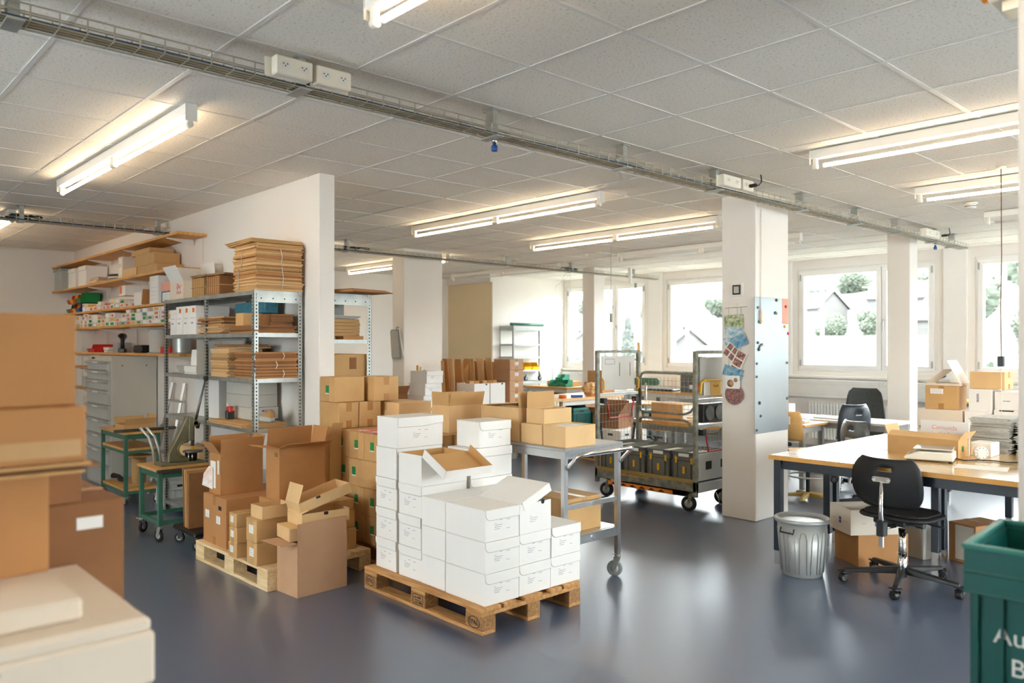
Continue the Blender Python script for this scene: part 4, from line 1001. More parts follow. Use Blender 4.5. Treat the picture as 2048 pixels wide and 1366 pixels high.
# grey euro crates
def euro(label, x, y, z, L=.4, W=.3, H=.27, m='light_grey_plastic', rz=0, ribs=True, group=None, handles=True, rimm=None, fill=None, name='plastic_crate'):
    t = thing(name, label, 'crate', (x, y, z), rz, group); e = .004
    part('body', MB().box(-L/2+.01, L/2-.01, -W/2+.01, W/2-.01, 0, e).box(-L/2+.01, -L/2+.01+e, -W/2+.01, W/2-.01, e, H).box(L/2-.01-e, L/2-.01, -W/2+.01, W/2-.01, e, H).box(-L/2+.01+e, L/2-.01-e, -W/2+.01, -W/2+.01+e, e, H).box(-L/2+.01+e, L/2-.01-e, W/2-.01-e, W/2-.01, e, H), m, t)
    a = MB()
    for z0, z1 in ((H-.03, H), (H-.09, H-.08)):
        a.box(-L/2, L/2, -W/2, -W/2+.01, z0, z1); a.box(-L/2, L/2, W/2-.01, W/2, z0, z1); a.box(-L/2, -L/2+.01, -W/2+.01, W/2-.01, z0, z1); a.box(L/2-.01, L/2, -W/2+.01, W/2-.01, z0, z1)
    part('rim', a, rimm or m, t, .002)
    if ribs:
        a = MB()
        for sx in (-1, 1):
            for f in (.94, .55):
                a.box(sx*L/2*f-.004, sx*L/2*f+.004, -W/2+.002, -W/2+.01, .01, H-.09); a.box(sx*L/2*f-.004, sx*L/2*f+.004, W/2-.01, W/2-.002, .01, H-.09)
        for sy in (-1, 1):
            for f in (.92, .5):
                a.box(-L/2+.002, -L/2+.01, sy*W/2*f-.004, sy*W/2*f+.004, .01, H-.09); a.box(L/2-.01, L/2-.002, sy*W/2*f-.004, sy*W/2*f+.004, .01, H-.09)
        part('ribs', a, rimm or m, t)
    if handles:
        part('handle_slot', MB().box(L/2-.0098, L/2-.0088, -.045, .045, H-.065, H-.042), 'hole_dark', t)
    if fill: part('contents', MB().box(-L/2+.02, L/2-.02, -W/2+.02, W/2-.02, .01, H*fill[0]), fill[1], t)
    return t
euro('light grey stacking crate on the floor behind the green benches', -8.15, 2.92, 0, .34, .28, .27, m='light_grey_plastic')
t = thing('folded_cartons', 'brown folded cartons standing upright behind the press bench', 'cardboard', (-6.40, 2.53, .157), 0)
for k in range(4): part('sheet', MB().box(-.02+.03*k, .0+.03*k, -.17, .17, 0, .47-.012*k, R(-4+k*1.5, 'Y')), ['kraft_dark', 'kraft', 'kraft_brown', 'kraft_dark'][k], t)
t = thing('dolly', 'black plastic dolly with castors under the upright folded cartons', 'dolly', (-6.36, 2.52, 0), 0)
part('deck', MB().box(-.22, .24, -.19, .19, .12, .155), 'black_plastic', t, .01)
for sx in (-.19, .19):
    for sy in (-.13, .13): castor(t, sx, sy, .042, .022, 40, h=.12, fork='black_plastic')

# ================================================================ FRONT PALLET WITH WHITE CARTONS
pallet('front wooden pallet with burned oval marks under the white cartons', -3.91, 3.235)
N3 = ['bottom', 'second', 'third', 'fourth', 'top']
WB = 'white flap-lid carton, '
cA = -3.516
for j, (yy, n) in enumerate([(3.010, 3), (3.272, 2), (3.535, 2)]):
    for k in range(n):
        archive(WB+'%s level of the %s front column' % (N3[k], ['near left', 'middle', 'right'][j]), cA+random.uniform(-.004, .004), yy, .1445+.179*k)
# open one on the middle column
t = thing('archive_box', WB+'opened, tilted lid, top of the middle front column', 'box', (cA, 3.272, .1445+.179*2), 0, 'white flap-lid cartons on the front pallet')
e = .003; Hb = .176; L_, W_ = .36, .258
part('body', MB().box(-L_/2, L_/2, -W_/2, W_/2, 0, e).box(-L_/2, -L_/2+e, -W_/2, W_/2, e, Hb).box(L_/2-e, L_/2, -W_/2, W_/2, e, Hb).box(-L_/2+e, L_/2-e, -W_/2, -W_/2+e, e, Hb).box(-L_/2+e, L_/2-e, W_/2-e, W_/2, e, Hb), 'white_card', t)
part('thumb_notch', MB().cyl((L_/2+.0005, .06, Hb-.004), .014, .002, 'x', 16), 'hole_dark', t)
lm = T(0, -W_/2, Hb) @ R(22, 'X')
a = MB().box(-L_/2-.004, L_/2+.004, 0, W_+.004, .0, .003, lm).box(L_/2+.001, L_/2+.004, .02, W_+.004, -.05, .0, lm).box(-L_/2-.004, -L_/2-.001, .02, W_+.004, -.05, 0, lm).box(-L_/2-.004, L_/2+.004, W_+.001, W_+.004, -.05, 0, lm)
part('lid', a, 'white_card', t, .001)
a = MB(); f = face_tf('+x', L_, W_) @ T(0, 0, .0004)
for k, (u0, u1) in enumerate([(-.045,-.03), (-.045,.02), (-.045,.01), (-.045,-.0)]): a.box(u0, u1, .096-.011*k, .0985-.011*k, -.0003, .0003, f)
part('print', a, 'ink_violet', t)
# row B: short side to the left face
for k in range(3):
    archive(WB+'%s level, third column from the left along the near edge' % N3[k], -3.828, 3.07, .1445+.179*k, .235, .36, .178, flap='+x', pr=False)
    archive(WB+'rear one behind the near columns, %s level' % N3[k], -3.828, 3.44, .1445+.179*k, .235, .36, .178, flap='+x', pr=False)
# row C
for k in range(3):
    archive(WB+'%s level, second column from the left along the near edge' % N3[k], -4.075, 3.075, .1445+.196*k, .243, .36, .195, flap='-y', plain=False)
for k in range(4):
    archive(WB+'%s level of the rear column that carries a closed box' % N3[k], -4.075, 3.47, .1445+.196*k, .243, .36, .195, flap='+x', pr=False)
archive(WB+'alone on top of the rear column, right of the opened one', -4.07, 3.50, .1445+.196*4, .235, .28, .172, flap='+x')
# open one with the brown inside
t = thing('archive_box', WB+'opened, brown inside of its lid hanging to the right', 'box', (-4.075, 3.075, .1445+.196*3), 0, 'white flap-lid cartons on the front pallet')
L_, W_, Hb = .243, .36, .190
part('body', MB().box(-L_/2, L_/2, -W_/2, W_/2, 0, e).box(-L_/2, -L_/2+e, -W_/2, W_/2, e, Hb).box(L_/2-e, L_/2, -W_/2, W_/2, e, Hb).box(-L_/2+e, L_/2-e, -W_/2, -W_/2+e, e, Hb).box(-L_/2+e, L_/2-e, W_/2-e, W_/2, e, Hb), 'white_card', t)
i2 = e+.0008
part('liner', MB().box(-L_/2+e, L_/2-e, -W_/2+e, W_/2-e, e, e+.001).box(-L_/2+e, -L_/2+i2, -W_/2+e, W_/2-e, i2, Hb).box(L_/2-i2, L_/2-e, -W_/2+e, W_/2-e, i2, Hb).box(-L_/2+i2, L_/2-i2, W_/2-i2, W_/2-e, i2, Hb).box(-L_/2+i2, L_/2-i2, -W_/2+e, -W_/2+i2, i2, Hb), 'card_liner', t)
lm = T(L_/2+.002, 0, Hb) @ R(27, 'Y')
d_ = .055
lid = part('lid', MB().box(0, L_+.01, -W_/2-.004, W_/2+.004, -.003, 0, lm).box(0.01, L_+.01, -W_/2-.004, -W_/2-.001, 0, d_, lm).box(0.01, L_+.01, W_/2+.001, W_/2+.004, 0, d_, lm).box(L_+.007, L_+.01, -W_/2-.001, W_/2+.001, 0, d_, lm), 'white_card', t, .001)
part('lid_liner', MB().box(0, L_+.007, -W_/2-.001, W_/2+.001, 0.0001, .001, lm).box(L_+.006, L_+.0068, -W_/2, W_/2, .001, d_, lm).box(.01, L_+.006, W_/2, W_/2+.0009, .001, d_, lm).box(.01, L_+.006, -W_/2-.0009, -W_/2, .001, d_, lm), 'card_liner', lid)
# row D
for k in range(5):
    archive(WB+'%s level of the tall leftmost column%s' % (N3[k], ', its side facing the trolley' if k == 4 else ''), -4.345+(.012 if k == 4 else 0), 3.08, .1445+.199*k, .235, .365, .197, flap='-y' if k < 3 else '+x', plain=(k == 4))

# ================================================================ LEFT PALLET WITH BROWN CARTONS
pallet('pale wooden pallet under the brown cartons on the left', -5.42, 2.70, 1.5, 'pallet_pale', 'pallet_pale', L=1.13, mark=False)
def cc(label, xF, yF, z, L, W, H, rz=0, **kw):   # placed by its near corner (largest x, smallest y)
    c = Matrix.Rotation(math.radians(rz), 3, 'Z') @ Vector((-L/2, W/2, 0))
    return carton(label, xF+c.x, yF+c.y, z, L, W, H, rz, **kw)
ADDR = lambda f, u, v: (f, u, v, .07, .055, 'paper', 'address_label')
cc('large brown carton with hand hole, bottom layer at the left of the pale pallet', -5.53, 2.33, .1445, .41, .40, .357, m='kraft_brown', tape='-y', stickers=[ADDR('-y', -.13, .21), ADDR('-y', .07, .19), ('-y', .1, .28, .055, .03, 'hole_dark', 'hand_hole')])
cc('large brown carton, bottom layer hidden behind the small cartons', -5.205, 2.57, .1445, .31, .48, .357, m='kraft_brown', tape='+x')
carton('large brown carton at the far left corner of the pale pallet, behind', -5.73, 2.92, .1445, .40, .36, .357, 1, m='kraft_brown', tape='+x')
cc('open brown carton with papers stuck to its side, top left of the pallet', -5.72, 2.37, .5025, .20, .33, .30, rz=1, m='kraft_brown', flaps={'-x': (6, .12), '+y': (10, .12), '+x': (4, .11), '-y': (35, .11)}, inner='kraft_brown', stickers=[('-y', -.03, .14, .09, .2, 'paper', 'packing_list'), ('-y', .06, .20, .03, .10, 'paper', 'address_label')])
t = [o for o in COL.objects if o.get('label', '').startswith('open brown carton with papers')][0]
part('torn_pouch', MB().add([(-.15,-.20,.05), (-.02,-.172,.03), (-.02,-.172,.19), (-.07,-.18,.2), (-.12,-.2,.14)], [(0,1,2,3,4)]), 'skin_photo', t)
cc('big open brown carton with spread flaps, top right of the pallet', -5.21, 2.58, .5025, .20, .36, .375, rz=1, m='kraft_brown', flaps={'-x': (-10, .13), '+y': (15, .13), '+x': (72, .12), '-y': (82, .13)}, inner='kraft_brown')
t = [o for o in COL.objects if o.get('label', '').startswith('big open brown carton')][0]
part('stamp_print', MB().box(.03, .08, -.1815, -.1808, .31, .34), 'kraft_dark', t)
cc('open tan carton behind the big open brown carton on the pale pallet', -5.35, 3.06, .5025, .30, .10, .42, m='kraft', flaps={'-y': (-20, .06), '+x': (20, .1)})
for k, (z, h) in enumerate([(.1445, .102), (.2475, .106), (.3545, .095)]):
    cc('small tan carton with white label, left short column, %s level' % N3[k], -5.25+.006*(k % 2), 2.285, z, .125, .26, h, rz=1-k, m='kraft', tape='-y', tapem='tape_clear', stickers=[('-y', -.01, h*.55, .045, .045, 'paper', 'address_label')], group='small labelled cartons on the pale pallet')
for k, (z, h) in enumerate([(.1445, .15), (.2955, .155)]):
    cc('small tan carton with white label, right short column, %s level' % N3[k], -4.97, 2.30, z, .15, .235, h, rz=k*1.5, m='kraft', tape='-y', tapem='tape_clear', stickers=[('-y', -.0, h*.55, .06, .055, 'paper', 'address_label')], group='small labelled cartons on the pale pallet')
cc('small open empty tan tray on the right short column', -4.95, 2.33, .4515, .16, .22, .085, rz=2, m='kraft_light', flaps={})
for k, (z, h) in enumerate([(.1445, .15), (.2955, .13), (.4265, .074)]):
    cc('plain tan carton at the right end of the pale pallet, %s level' % N3[k], -4.935-.012*k, 2.74, z, .26, .30, h, rz=1+k, m='kraft', tape='+x', tapem='tape_clear', group='plain cartons at the right end of the pale pallet')
# big box on the floor
cc('big open pinkish brown carton on the floor in front of the pale pallet', -4.60, 2.40, .0, .245, .375, .345, rz=4, m='kraft_pink', flaps={'+x': (-1, .122), '-y': (88, .12)}, inner='kraft_pink', tapem='tape_clear')
cc('shallow tan tray box lying askew on the big open carton', -4.66, 2.375, .348, .22, .24, .085, rz=-6, m='kraft_light', tape=None)
cc('second shallow tan tray box with thumb notch, above the askew one', -4.655, 2.46, .4345, .22, .34, .08, rz=-3, m='kraft_light', flaps={'-y': (-70, .05)}, stickers=[('+x', 0, .068, .03, .02, 'hole_dark', 'thumb_notch')])
t = carton('opened tan tray box with raised wedge lid, topmost on the big carton', -4.78, 2.66, .560, .20, .38, .07, rz=-2, m='kraft_light', flaps={'-y': (-30, .12)}, stickers=[('+x', -.05, .062, .03, .015, 'hole_dark', 'thumb_notch')])
t.rotation_euler[0] = math.radians(15)

# ================================================================ GREEN-LABELLED CARTONS
pallet('dark wooden pallet under the green-labelled cartons, behind the white ones', -5.11, 3.58, 0, mark=False)
GR = lambda u=0, v=.11: ('-y', u, v, .05, .06, 'label_green', 'green_label')
xs_ = [-5.70, -5.482, -5.264, -5.043, -4.83]
hh = .2015
wordc = ['first', 'second', 'third', 'fourth', 'fifth']
for k in range(4):
    z = .1445+.2032*k
    if k == 2:
        for j, (xa, xb) in enumerate([(-5.70, -5.27), (-5.265, -4.83)]):
            carton('long tan carton, third layer of the green-labelled block, %s' % ['left', 'right'][j], (xa+xb)/2, 3.17+.19, z, xb-xa-.004, .38, hh, 0, m='kraft', tape='-y', tapem='tape_clear', stickers=[GR([.15, -.14][j])], group='green-labelled cartons')
    else:
        for j in range(4):
            carton('tan carton, %s layer of the green-labelled block, %s from the left' % (N3[k], wordc[j]), (xs_[j]+xs_[j+1])/2, 3.17+.19, z, .214, .38, hh, 0, m='kraft', tape='-y', tapem='tape_clear', stickers=[GR(.0)], group='green-labelled cartons')
    carton('tan carton at the right end of the green-labelled block, %s layer' % N3[k], -4.66, 3.38, z, .3, .40, hh, 0, m='kraft', tape='+x', tapem='tape_clear', group='right end cartons of the labelled block')
    carton('tan carton in the rear row of the green-labelled block, left, %s layer' % N3[k], -5.40, 3.76, z, .6, .37, hh, 0, m='kraft', tape='+x', tapem='tape_clear', group='rear cartons of the labelled block')
    carton('tan carton in the rear row of the green-labelled block, right, %s layer' % N3[k], -4.80, 3.78, z, .58, .37, hh, 0, m='kraft', tape='+x', tapem='tape_clear', group='rear cartons of the labelled block')
z5 = .1445+.2032*4
carton('tan carton with a tape strip, fifth layer of the block, near one', -5.555, 3.26, z5, .295, .175, .2, 0, m='kraft', tape='+x')
carton('tan carton with a tape strip, fifth layer of the block, far one', -5.555, 3.455, z5, .295, .20, .2, 0, m='kraft', tape='+x')
carton('tan carton with a green label on the very top of the block', -5.59, 3.31, z5+.201, .225, .27, .198, 0, m='kraft', tape='-y', tapem='tape_clear', stickers=[GR(0, .10)])
carton('shorter tan carton on the top layer, right of the labelled one', -5.525, 3.60, z5+.201, .26, .235, .195, 0, m='kraft', tape='+x')
carton('wide tan carton behind the fifth layer of the labelled block', -5.41, 3.76, z5, .38, .32, .19, 0, m='kraft_light', tape='-y', tapem='tape_clear')
t = carton('tall open tan carton with raised flap, standing on the rear row', -4.70, 3.78, z5, .2, .34, .2, 2, m='kraft_light', flaps={'+x': (14, .10), '-y': (2, .10), '-x': (4, .09)}, inner='kraft')
for k in range(3):
    single('magazine', MB().box(-.12, .12, -.16, .16, 0, .006), 'magazine', 'glossy white and red magazine on the labelled block, %s of three' % ['lowest', 'middle', 'topmost'][k], 'magazine', (-5.06+.04*k, 3.36, z5+.0065*k), rz=-8+9*k, group='magazines on the labelled block')

# ================================================================ STEEL TROLLEY WITH CARTONS
t = thing('steel_trolley', 'stainless steel table trolley with tube handle, carrying tan cartons', 'trolley', (-4.0, 4.0, 0))
part('top', MB().box(-.5, .485, -.285, .30, .915, .934), 'stainless', t, .003)
part('apron', MB().box(-.5, .485, -.285, -.275, .865, .915), 'stainless', t); part('apron', MB().box(-.5, .485, .29, .30, .865, .915), 'stainless', t)
part('apron', MB().box(.475, .485, -.275, .29, .865, .915), 'stainless', t); part('apron', MB().box(-.5, -.49, -.275, .29, .865, .915), 'stainless', t)
for sx in (-.475, .46):
    for sy in (-.265, .27):
        part('leg', MB().box(sx-.017, sx+.017, sy-.017, sy+.017, .16, .915), 'stainless', t, .002)
        castor(t, sx, sy, .055, .03, 25 if sx > 0 else 60, wheel='grey_plastic', h=.16)
part('lower_shelf', MB().box(-.47, .455, -.26, .265, .335, .352), 'stainless', t)
for sy in (-.27, .275): part('shelf_rail', MB().box(-.47, .455, sy-.012, sy+.012, .29, .35), 'stainless', t)
part('shelf_rail', MB().box(.45, .475, -.265, .27, .29, .35), 'stainless', t)
part('side_rail', MB().box(.45, .472, -.265, .27, .53, .56), 'stainless', t); part('side_rail', MB().box(-.487, -.465, -.265, .27, .53, .56), 'stainless', t)
hp = [(.48, -.262, .80), (.51, -.262, .83), (.57, -.262, .885), (.60, -.24, .905), (.61, -.20, .91), (.61, .21, .91), (.60, .25, .905), (.57, .275, .885), (.51, .275, .83), (.48, .275, .80)]
part('push_handle', MB().tube(hp, .014, 10), 'chrome', t)
part('knob', MB().cyl((.478, 0, .545), .012, .012, 'x').cyl((.478, 0, .32), .012, .012, 'x'), 'chrome', t)
zt = .9345
TG = 'tan cartons on the steel trolley'
cc('open tan carton with green papers, near right corner of the trolley', -3.55, 3.755, zt, .205, .295, .137, m='kraft_light', flaps={}, fill=(.93, 'teal_plastic'), group=TG)
t = [o for o in COL.objects if o.get('label', '').startswith('open tan carton with green papers')][0]
part('papers', MB().box(-.08, .08, -.12, .12, .128, .131), 'paper', t)
cc('closed tan carton under the open one at the middle of the trolley', -3.762, 3.75, zt, .205, .295, .137, m='kraft_light', tape=None, group=TG)
cc('open tan carton with long raised flap on the middle carton of the trolley', -3.762, 3.77, zt+.138, .17, .27, .10, m='kraft_light', flaps={'-x': (0, .11)}, inner='kraft', group=TG)
cc('large open tan carton at the left part of the trolley', -3.985, 3.745, zt, .40, .36, .235, m='kraft_light', flaps={'+x': (-4, .11), '-x': (-85, .17), '-y': (-88, .1)}, inner='kraft', group=TG)
cc('tan carton on the trolley behind the white cartons, left end', -4.39, 3.74, zt, .1, .3, .12, m='kraft', tape=None, group=TG)
cc('tan carton standing on the lower shelf of the steel trolley', -3.60, 3.83, .3525, .30, .335, .225, rz=0, m='kraft', tape='+x', tapem='tape_clear')

# ================================================================ ROLL CONTAINER
CX0, CX1, CY0, CY1 = -5.60, -4.36, 6.42, 7.12
t = thing('roll_container', 'grey steel roll container with mesh walls, left of the big column', 'roll container', (CX0, CY0, 0))
Lc, Wc = CX1-CX0, CY1-CY0; r = .018
for j, (xx) in enumerate((0, Lc)):
    for yy in (0, Wc):
        part('corner_post', MB().box(xx-.02, xx+.02, yy-.02, yy+.02, .15, 1.55), 'cage_steel', t, .004)
    a = MB().box(xx-.014, xx+.014, .02, Wc-.02, 1.525, 1.555); part('top_bar', a, 'cage_steel', t, .003)
    a = MB().box(xx-.02, xx+.02, .02, Wc-.02, 1.06, 1.09); part('cross_bar', a, 'galvanised', t)
    pn = part('end_panel', MB().box(xx-.006, xx+.006, .07, Wc-.07, 1.12, 1.49), 'light_grey_plastic' if j else 'duct_white', t, .004)
    if j == 0:
        part('panel_window', MB().box(.007, .009, .12, .28, 1.40, 1.405).box(.007, .009, .12, .28, 1.455, 1.46).box(.007, .009, .12, .123, 1.405, 1.455).box(.007, .009, .277, .28, 1.405, 1.455), 'grey_plastic', pn)
        part('panel_slot', MB().box(.007, .009, .36, .366, 1.27, 1.42), 'hole_dark', pn); part('panel_slot', MB().box(.007, .009, .54, .546, 1.27, 1.42), 'hole_dark', pn)
        for yy in (.05, Wc-.05): part('yellow_clip', MB().tube([(.03, yy-.02, 1.11), (.03, yy+.02, 1.13), (.03, yy+.02, 1.22), (.03, yy-.01, 1.25)], .011, 6), 'label_yellow', t)
    else:
        part('yellow_loop', MB().tube([(Lc+.035, .03, 1.14), (Lc+.035, .05, 1.245), (Lc+.035, .1, 1.27), (Lc+.035, Wc-.03, 1.27)], .012, 6), 'label_yellow', t)
        cp = part('document_pocket', MB().box(Lc+.021, Lc+.026, .10, .40, 1.12, 1.255), 'paper', t)
        part('yellow_card', MB().box(Lc+.026, Lc+.0285, .21, .39, 1.125, 1.25), 'label_yellow', cp)
        me = cached('zahl', lambda: text_mesh('Postfil', .035)); me.materials.clear(); me.materials.append(M['ink_dark']); put(me, 'lettering', 'ink_dark', cp, loc=(Lc+.029, .30, 1.21), rot=(PI/2, 0, PI/2))
        part('loudspeaker', MB().box(Lc-.06, Lc+.02, .10, Wc-.12, .855, 1.04), 'black_plastic', t, .006)
        for yy in (.20, .37): part('loudspeaker_cone', MB().cyl((Lc+.025, yy, .95), .072, .012, 'x', 24), 'steel_raw', t)
        part('cross_bar', MB().box(Lc-.02, Lc+.02, .02, Wc-.02, .81, .84), 'galvanised', t)
    for zh in ((.98,) if j == 0 else (.74,)):   # red bar handle
        yA, yB = .12, Wc-.12
        a = MB().tube([(xx+.03, yA-.04, zh+.03), (xx+.03, yA, zh+.03), (xx+.03, yA+.05, zh-.16), (xx+.03, yB-.05, zh-.16), (xx+.03, yB, zh+.03), (xx+.03, yB+.04, zh+.03)], .008, 8)
        part('red_handle', a, 'red_plastic', t)
        for yy in (yA-.04, yB+.04): part('handle_bracket', MB().box(xx-.01, xx+.05, yy-.03, yy+.03, zh, zh+.06), 'black_plastic', t, .004)
# end meshes and side mesh
def mesh_wall(p0, ux, n_u, du, z0, z1, dz, rr=.0022):
    a = MB(); ux = Vector(ux)
    for i in range(n_u+1):
        q = Vector(p0)+ux*(i*du); a.tube([(q.x, q.y, z0), (q.x, q.y, z1)], rr, 4, smooth=False)
    z = z0
    while z <= z1+.001:
        q = Vector(p0); q2 = q+ux*(n_u*du); a.tube([(q.x, q.y, z), (q2.x, q2.y, z)], rr, 4, smooth=False); z += dz
    return a
part('end_mesh', mesh_wall((0, .04, 0), (0, 1, 0), 12, (Wc-.08)/12, .42, 1.05, .09), 'galvanised', t)
part('end_mesh', mesh_wall((Lc, .04, 0), (0, 1, 0), 12, (Wc-.08)/12, .42, .80, .06), 'galvanised', t)
part('rear_mesh', mesh_wall((.04, Wc, 0), (1, 0, 0), 22, (Lc-.08)/22, .42, .80, .06), 'galvanised', t)
part('rear_mesh', mesh_wall((.04, Wc, 0), (1, 0, 0), 22, (Lc-.08)/22, .86, 1.26, .06), 'galvanised', t)
fr = MB().tube([(.03, Wc, .93), (.03, Wc, 1.24), (.05, Wc, 1.29), (.1, Wc, 1.31), (Lc-.03, Wc, 1.31)], .013, 8)
part('rear_frame', fr, 'cage_steel', t)
for s_, z0 in ((1, .865), (-1, .80)):
    part('rear_frame', MB().tube([(.03, Wc, z0+.06*s_), (.04, Wc, z0+.01*s_), (.08, Wc, z0), (.62, Wc, z0), (.70, Wc, z0+.03*s_), (.76, Wc, z0+.10*s_), (.86, Wc, z0+.11*s_), (1.0, Wc, z0+.11*s_), (1.10, Wc, z0+.03*s_), (Lc-.03, Wc, z0)], .013, 8), 'cage_steel', t)
part('yellow_stripe', MB().box(.66, 1.12, Wc-.01, Wc+.0, .825, .838), 'label_yellow', t)
for yy in (.12, Wc-.12): part('black_belt', MB().box(-.012, -.003, yy-.012, yy+.012, 0, .42, T(0, 0, .45) @ R(12 if yy < .3 else -12, 'X')), 'black_rubber', t)
part('tail_strap', MB().box(-.03, -.02, Wc-.09, Wc-.05, .45, .8), 'cover_red', t)
# base
part('base_frame', MB().box(-.02, Lc+.02, -.02, .02, .20, .30), 'cage_steel', t, .004); part('base_frame', MB().box(-.02, Lc+.02, Wc-.02, Wc+.02, .20, .30), 'cage_steel', t, .004)
part('base_frame', MB().box(Lc-.02, Lc+.02, .02, Wc-.02, .19, .28), 'light_grey_plastic', t, .004); part('base_frame', MB().box(-.02, .02, .02, Wc-.02, .19, .28), 'cage_steel', t, .004)
part('side_plate', MB().box(Lc-.004, Lc+.006, .02, Wc-.02, .30, .56), 'light_grey_plastic', t)
for yy in (.16, .42): part('grip_hole', MB().box(Lc+.0062, Lc+.0085, yy, yy+.10, .40, .48), 'hole_dark', t)
part('deck', MB().box(.0, Lc, .0, Wc, .285, .30), 'black_plastic', t)
part('front_rail', MB().box(.02, Lc-.02, -.026, -.02, .285, .32), 'tray_insert', t)
part('tow_plate', MB().box(.12, Lc-.2, .1, Wc-.1, .12, .135), 'hole_dark', t)
wp = part('warning_strip', MB().box(.16, .98, -.012, -.006, .145, .185), 'warning_orange', t)
a = MB()
for k in range(6): a.prism([(0,0), (.09,0), (.045,.026)], 0, .001, T(.2+.12*k, -.0125, .152) @ R(90, 'X'))
part('warning_triangles', a, 'hole_dark', wp)
part('yellow_line', MB().box(.33, .68, -.028, -.0265, .265, .272), 'label_yellow', t)
for xx, yy in ((.12, .05), (Lc-.08, .05), (.12, Wc-.06), (Lc-.08, Wc-.08)):
    castor(t, xx, yy, .075, .042, 15 if yy < .2 else 40, h=.19, fork='cage_steel')
part('brake_wire', MB().tube([(Lc+.03, .30, .17), (Lc+.06, .33, .05), (Lc+.06, .43, .05), (Lc+.03, .46, .14)], .005, 6), 'chrome', t)
for k in range(4):
    x = CX0+.155+.307*k
    t = euro('grey transport crate with yellow stickers in the roll container, %s from the left' % wordc[k], x, 6.72, .3005, .285, .52, .265, m='crate_grey', handles=False, rimm='crate_dark', fill=(.86, 'paper'), group='grey crates in the roll container')
    for (u, v, a_, b_) in [(-.09, .185, .022, .06), (.09, .185, .022, .06), (0, .09, .026, .07)]:
        part('yellow_sticker', MB().box(u-a_/2, u+a_/2, -.262, -.2605, v-b_/2, v+b_/2), 'label_yellow', t)
    part('name_card', MB().box(-.06, .06, -.2622, -.2605, .22, .25), 'paper', t)
# broom handle leaning
t = thing('broom', 'long wooden broom handle leaning at the roll container', 'broom', (-5.66, 7.20, 0))
part('handle', MB().tube([(.03, .03, .05), (0, 0, 1.64)], .015, 10), 'ply_seat', t)
part('head', MB().box(-.05, .14, -.02, .09, 0, .05), 'wood_dark', t, .004)

# ================================================================ THINGS ON THE BIG COLUMN
CF = 6.509   # its left face
t = thing('thermostat', 'small square framed thermostat on the left face of the big column', 'thermostat', (-3.965, CF, 2.12))
part('plate', MB().box(-.062, .062, -.012, 0, -.062, .062), 'wall_white', t, .003); part('frame', MB().box(-.042, .042, -.018, -.012, -.045, .045), 'black_plastic', t, .002); part('dial', MB().box(-.026, .026, -.020, -.018, -.03, .03), 'grey_card', t)
t = thing('card_hanger', 'thin wire hanger holding postcards on the big column', 'hanger', (-3.98, CF, 0))
a = MB().tube([(-.11, -.008, 1.955), (.12, -.008, 1.962)], .0022, 4)
for xx in (-.07, .02, .055): a.tube([(xx, -.008, 1.96), (xx, -.008, 1.14)], .0016, 4)
for zz in (1.52, 1.33, 1.12): a.tube([(-.07, -.008, zz), (.09, -.008, zz-.004)], .0016, 4)
part('wire', a, 'grey_plastic', t); part('hook_plate', MB().box(-.015, .02, -.010, -.002, 1.975, 1.995), 'socket_white', t)
PC = [('green park postcard with white lettering, top of the wire hanger', -3.995, 1.825, .20, .13, 2, 'postcard_green'),
      ('seaside postcard half covered by two others on the wire hanger', -3.995, 1.735, .18, .09, -4, 'postcard_sky'),
      ('narrow blue and white postcard tilted upward on the wire hanger', -4.0, 1.675, .20, .07, 24, 'postcard_sky'),
      ('pale turquoise postcard, right one in the upper part of the hanger', -3.935, 1.645, .16, .11, 20, 'postcard_sea'),
      ('postcard with four small round pictures, middle left of the hanger', -4.02, 1.545, .13, .13, -38, 'postcard_mix'),
      ('tall white-edged postcard with four blue pictures, middle right', -3.95, 1.445, .11, .23, -28, 'postcard_navy'),
      ('blue ship postcard below the tall white-edged one', -4.0, 1.355, .20, .10, -16, 'postcard_sea'),
      ('photo card of a sleeping baby near the bottom of the hanger', -4.0, 1.265, .15, .12, 0, 'skin_photo')]
for k, (lb, x, z, w_, h_, ang, mm) in enumerate(PC):
    t = thing('postcard', lb, 'postcard', (x, CF-.012-.0022*k, z), 0, 'postcards on the big column')
    q = R(90, 'X') @ R(ang, 'Z')
    wb = mm in ('postcard_navy', 'postcard_mix')
    part('card', MB().box(-w_/2, w_/2, -h_/2, h_/2, -.0005, .0005, q), 'paper' if wb or mm == 'skin_photo' else mm, t)
    if wb:
        n1, n2 = (2, 2) if mm == 'postcard_mix' else (1, 3)
        for i in range(n1):
            for j in range(n2):
                cx = (-.5+(i+.5)/n1)*w_; cy = (-.5+(j+.5)/n2)*h_
                part('picture', MB().box(cx-w_/n1*.4, cx+w_/n1*.4, cy-h_/n2*.42, cy+h_/n2*.42, .0005, .0011, q), mm, t)
    if k == 0:
        me = text_mesh('SCHÖN DOOF', .026, .0003); me.materials.append(M['paper']); put(me, 'lettering', 'paper', t, loc=(0, -.0012, .02), rot=(PI/2, 0, 0))
    if mm == 'skin_photo':
        part('sleeping_figure', MB().lathe([(.001, .0005), (.02, .0009), (.001, .0012)], 14, q @ T(.035, .02, 0)).lathe([(.001, .0005), (.035, .0009), (.001, .0012)], 14, q @ T(-.02, -.012, 0)), 'kraft_pink', t)
t = thing('postcard', 'round collage card with many small pictures, bottom of the hanger', 'postcard', (-3.985, CF-.026, 1.15), 0, 'postcards on the big column')
part('card', MB().lathe([(.095, -.0005), (.095, .0005)], 28, R(90, 'X')), 'postcard_mix', t)
BX = -3.774
t = thing('magnet_board', 'tall bare metal magnet board on the right face of the big column', 'board', (BX, 6.79, .80))
part('sheet', MB().box(0, .006, -.31, .30, 0, 1.25), 'board_metal', t, .001)
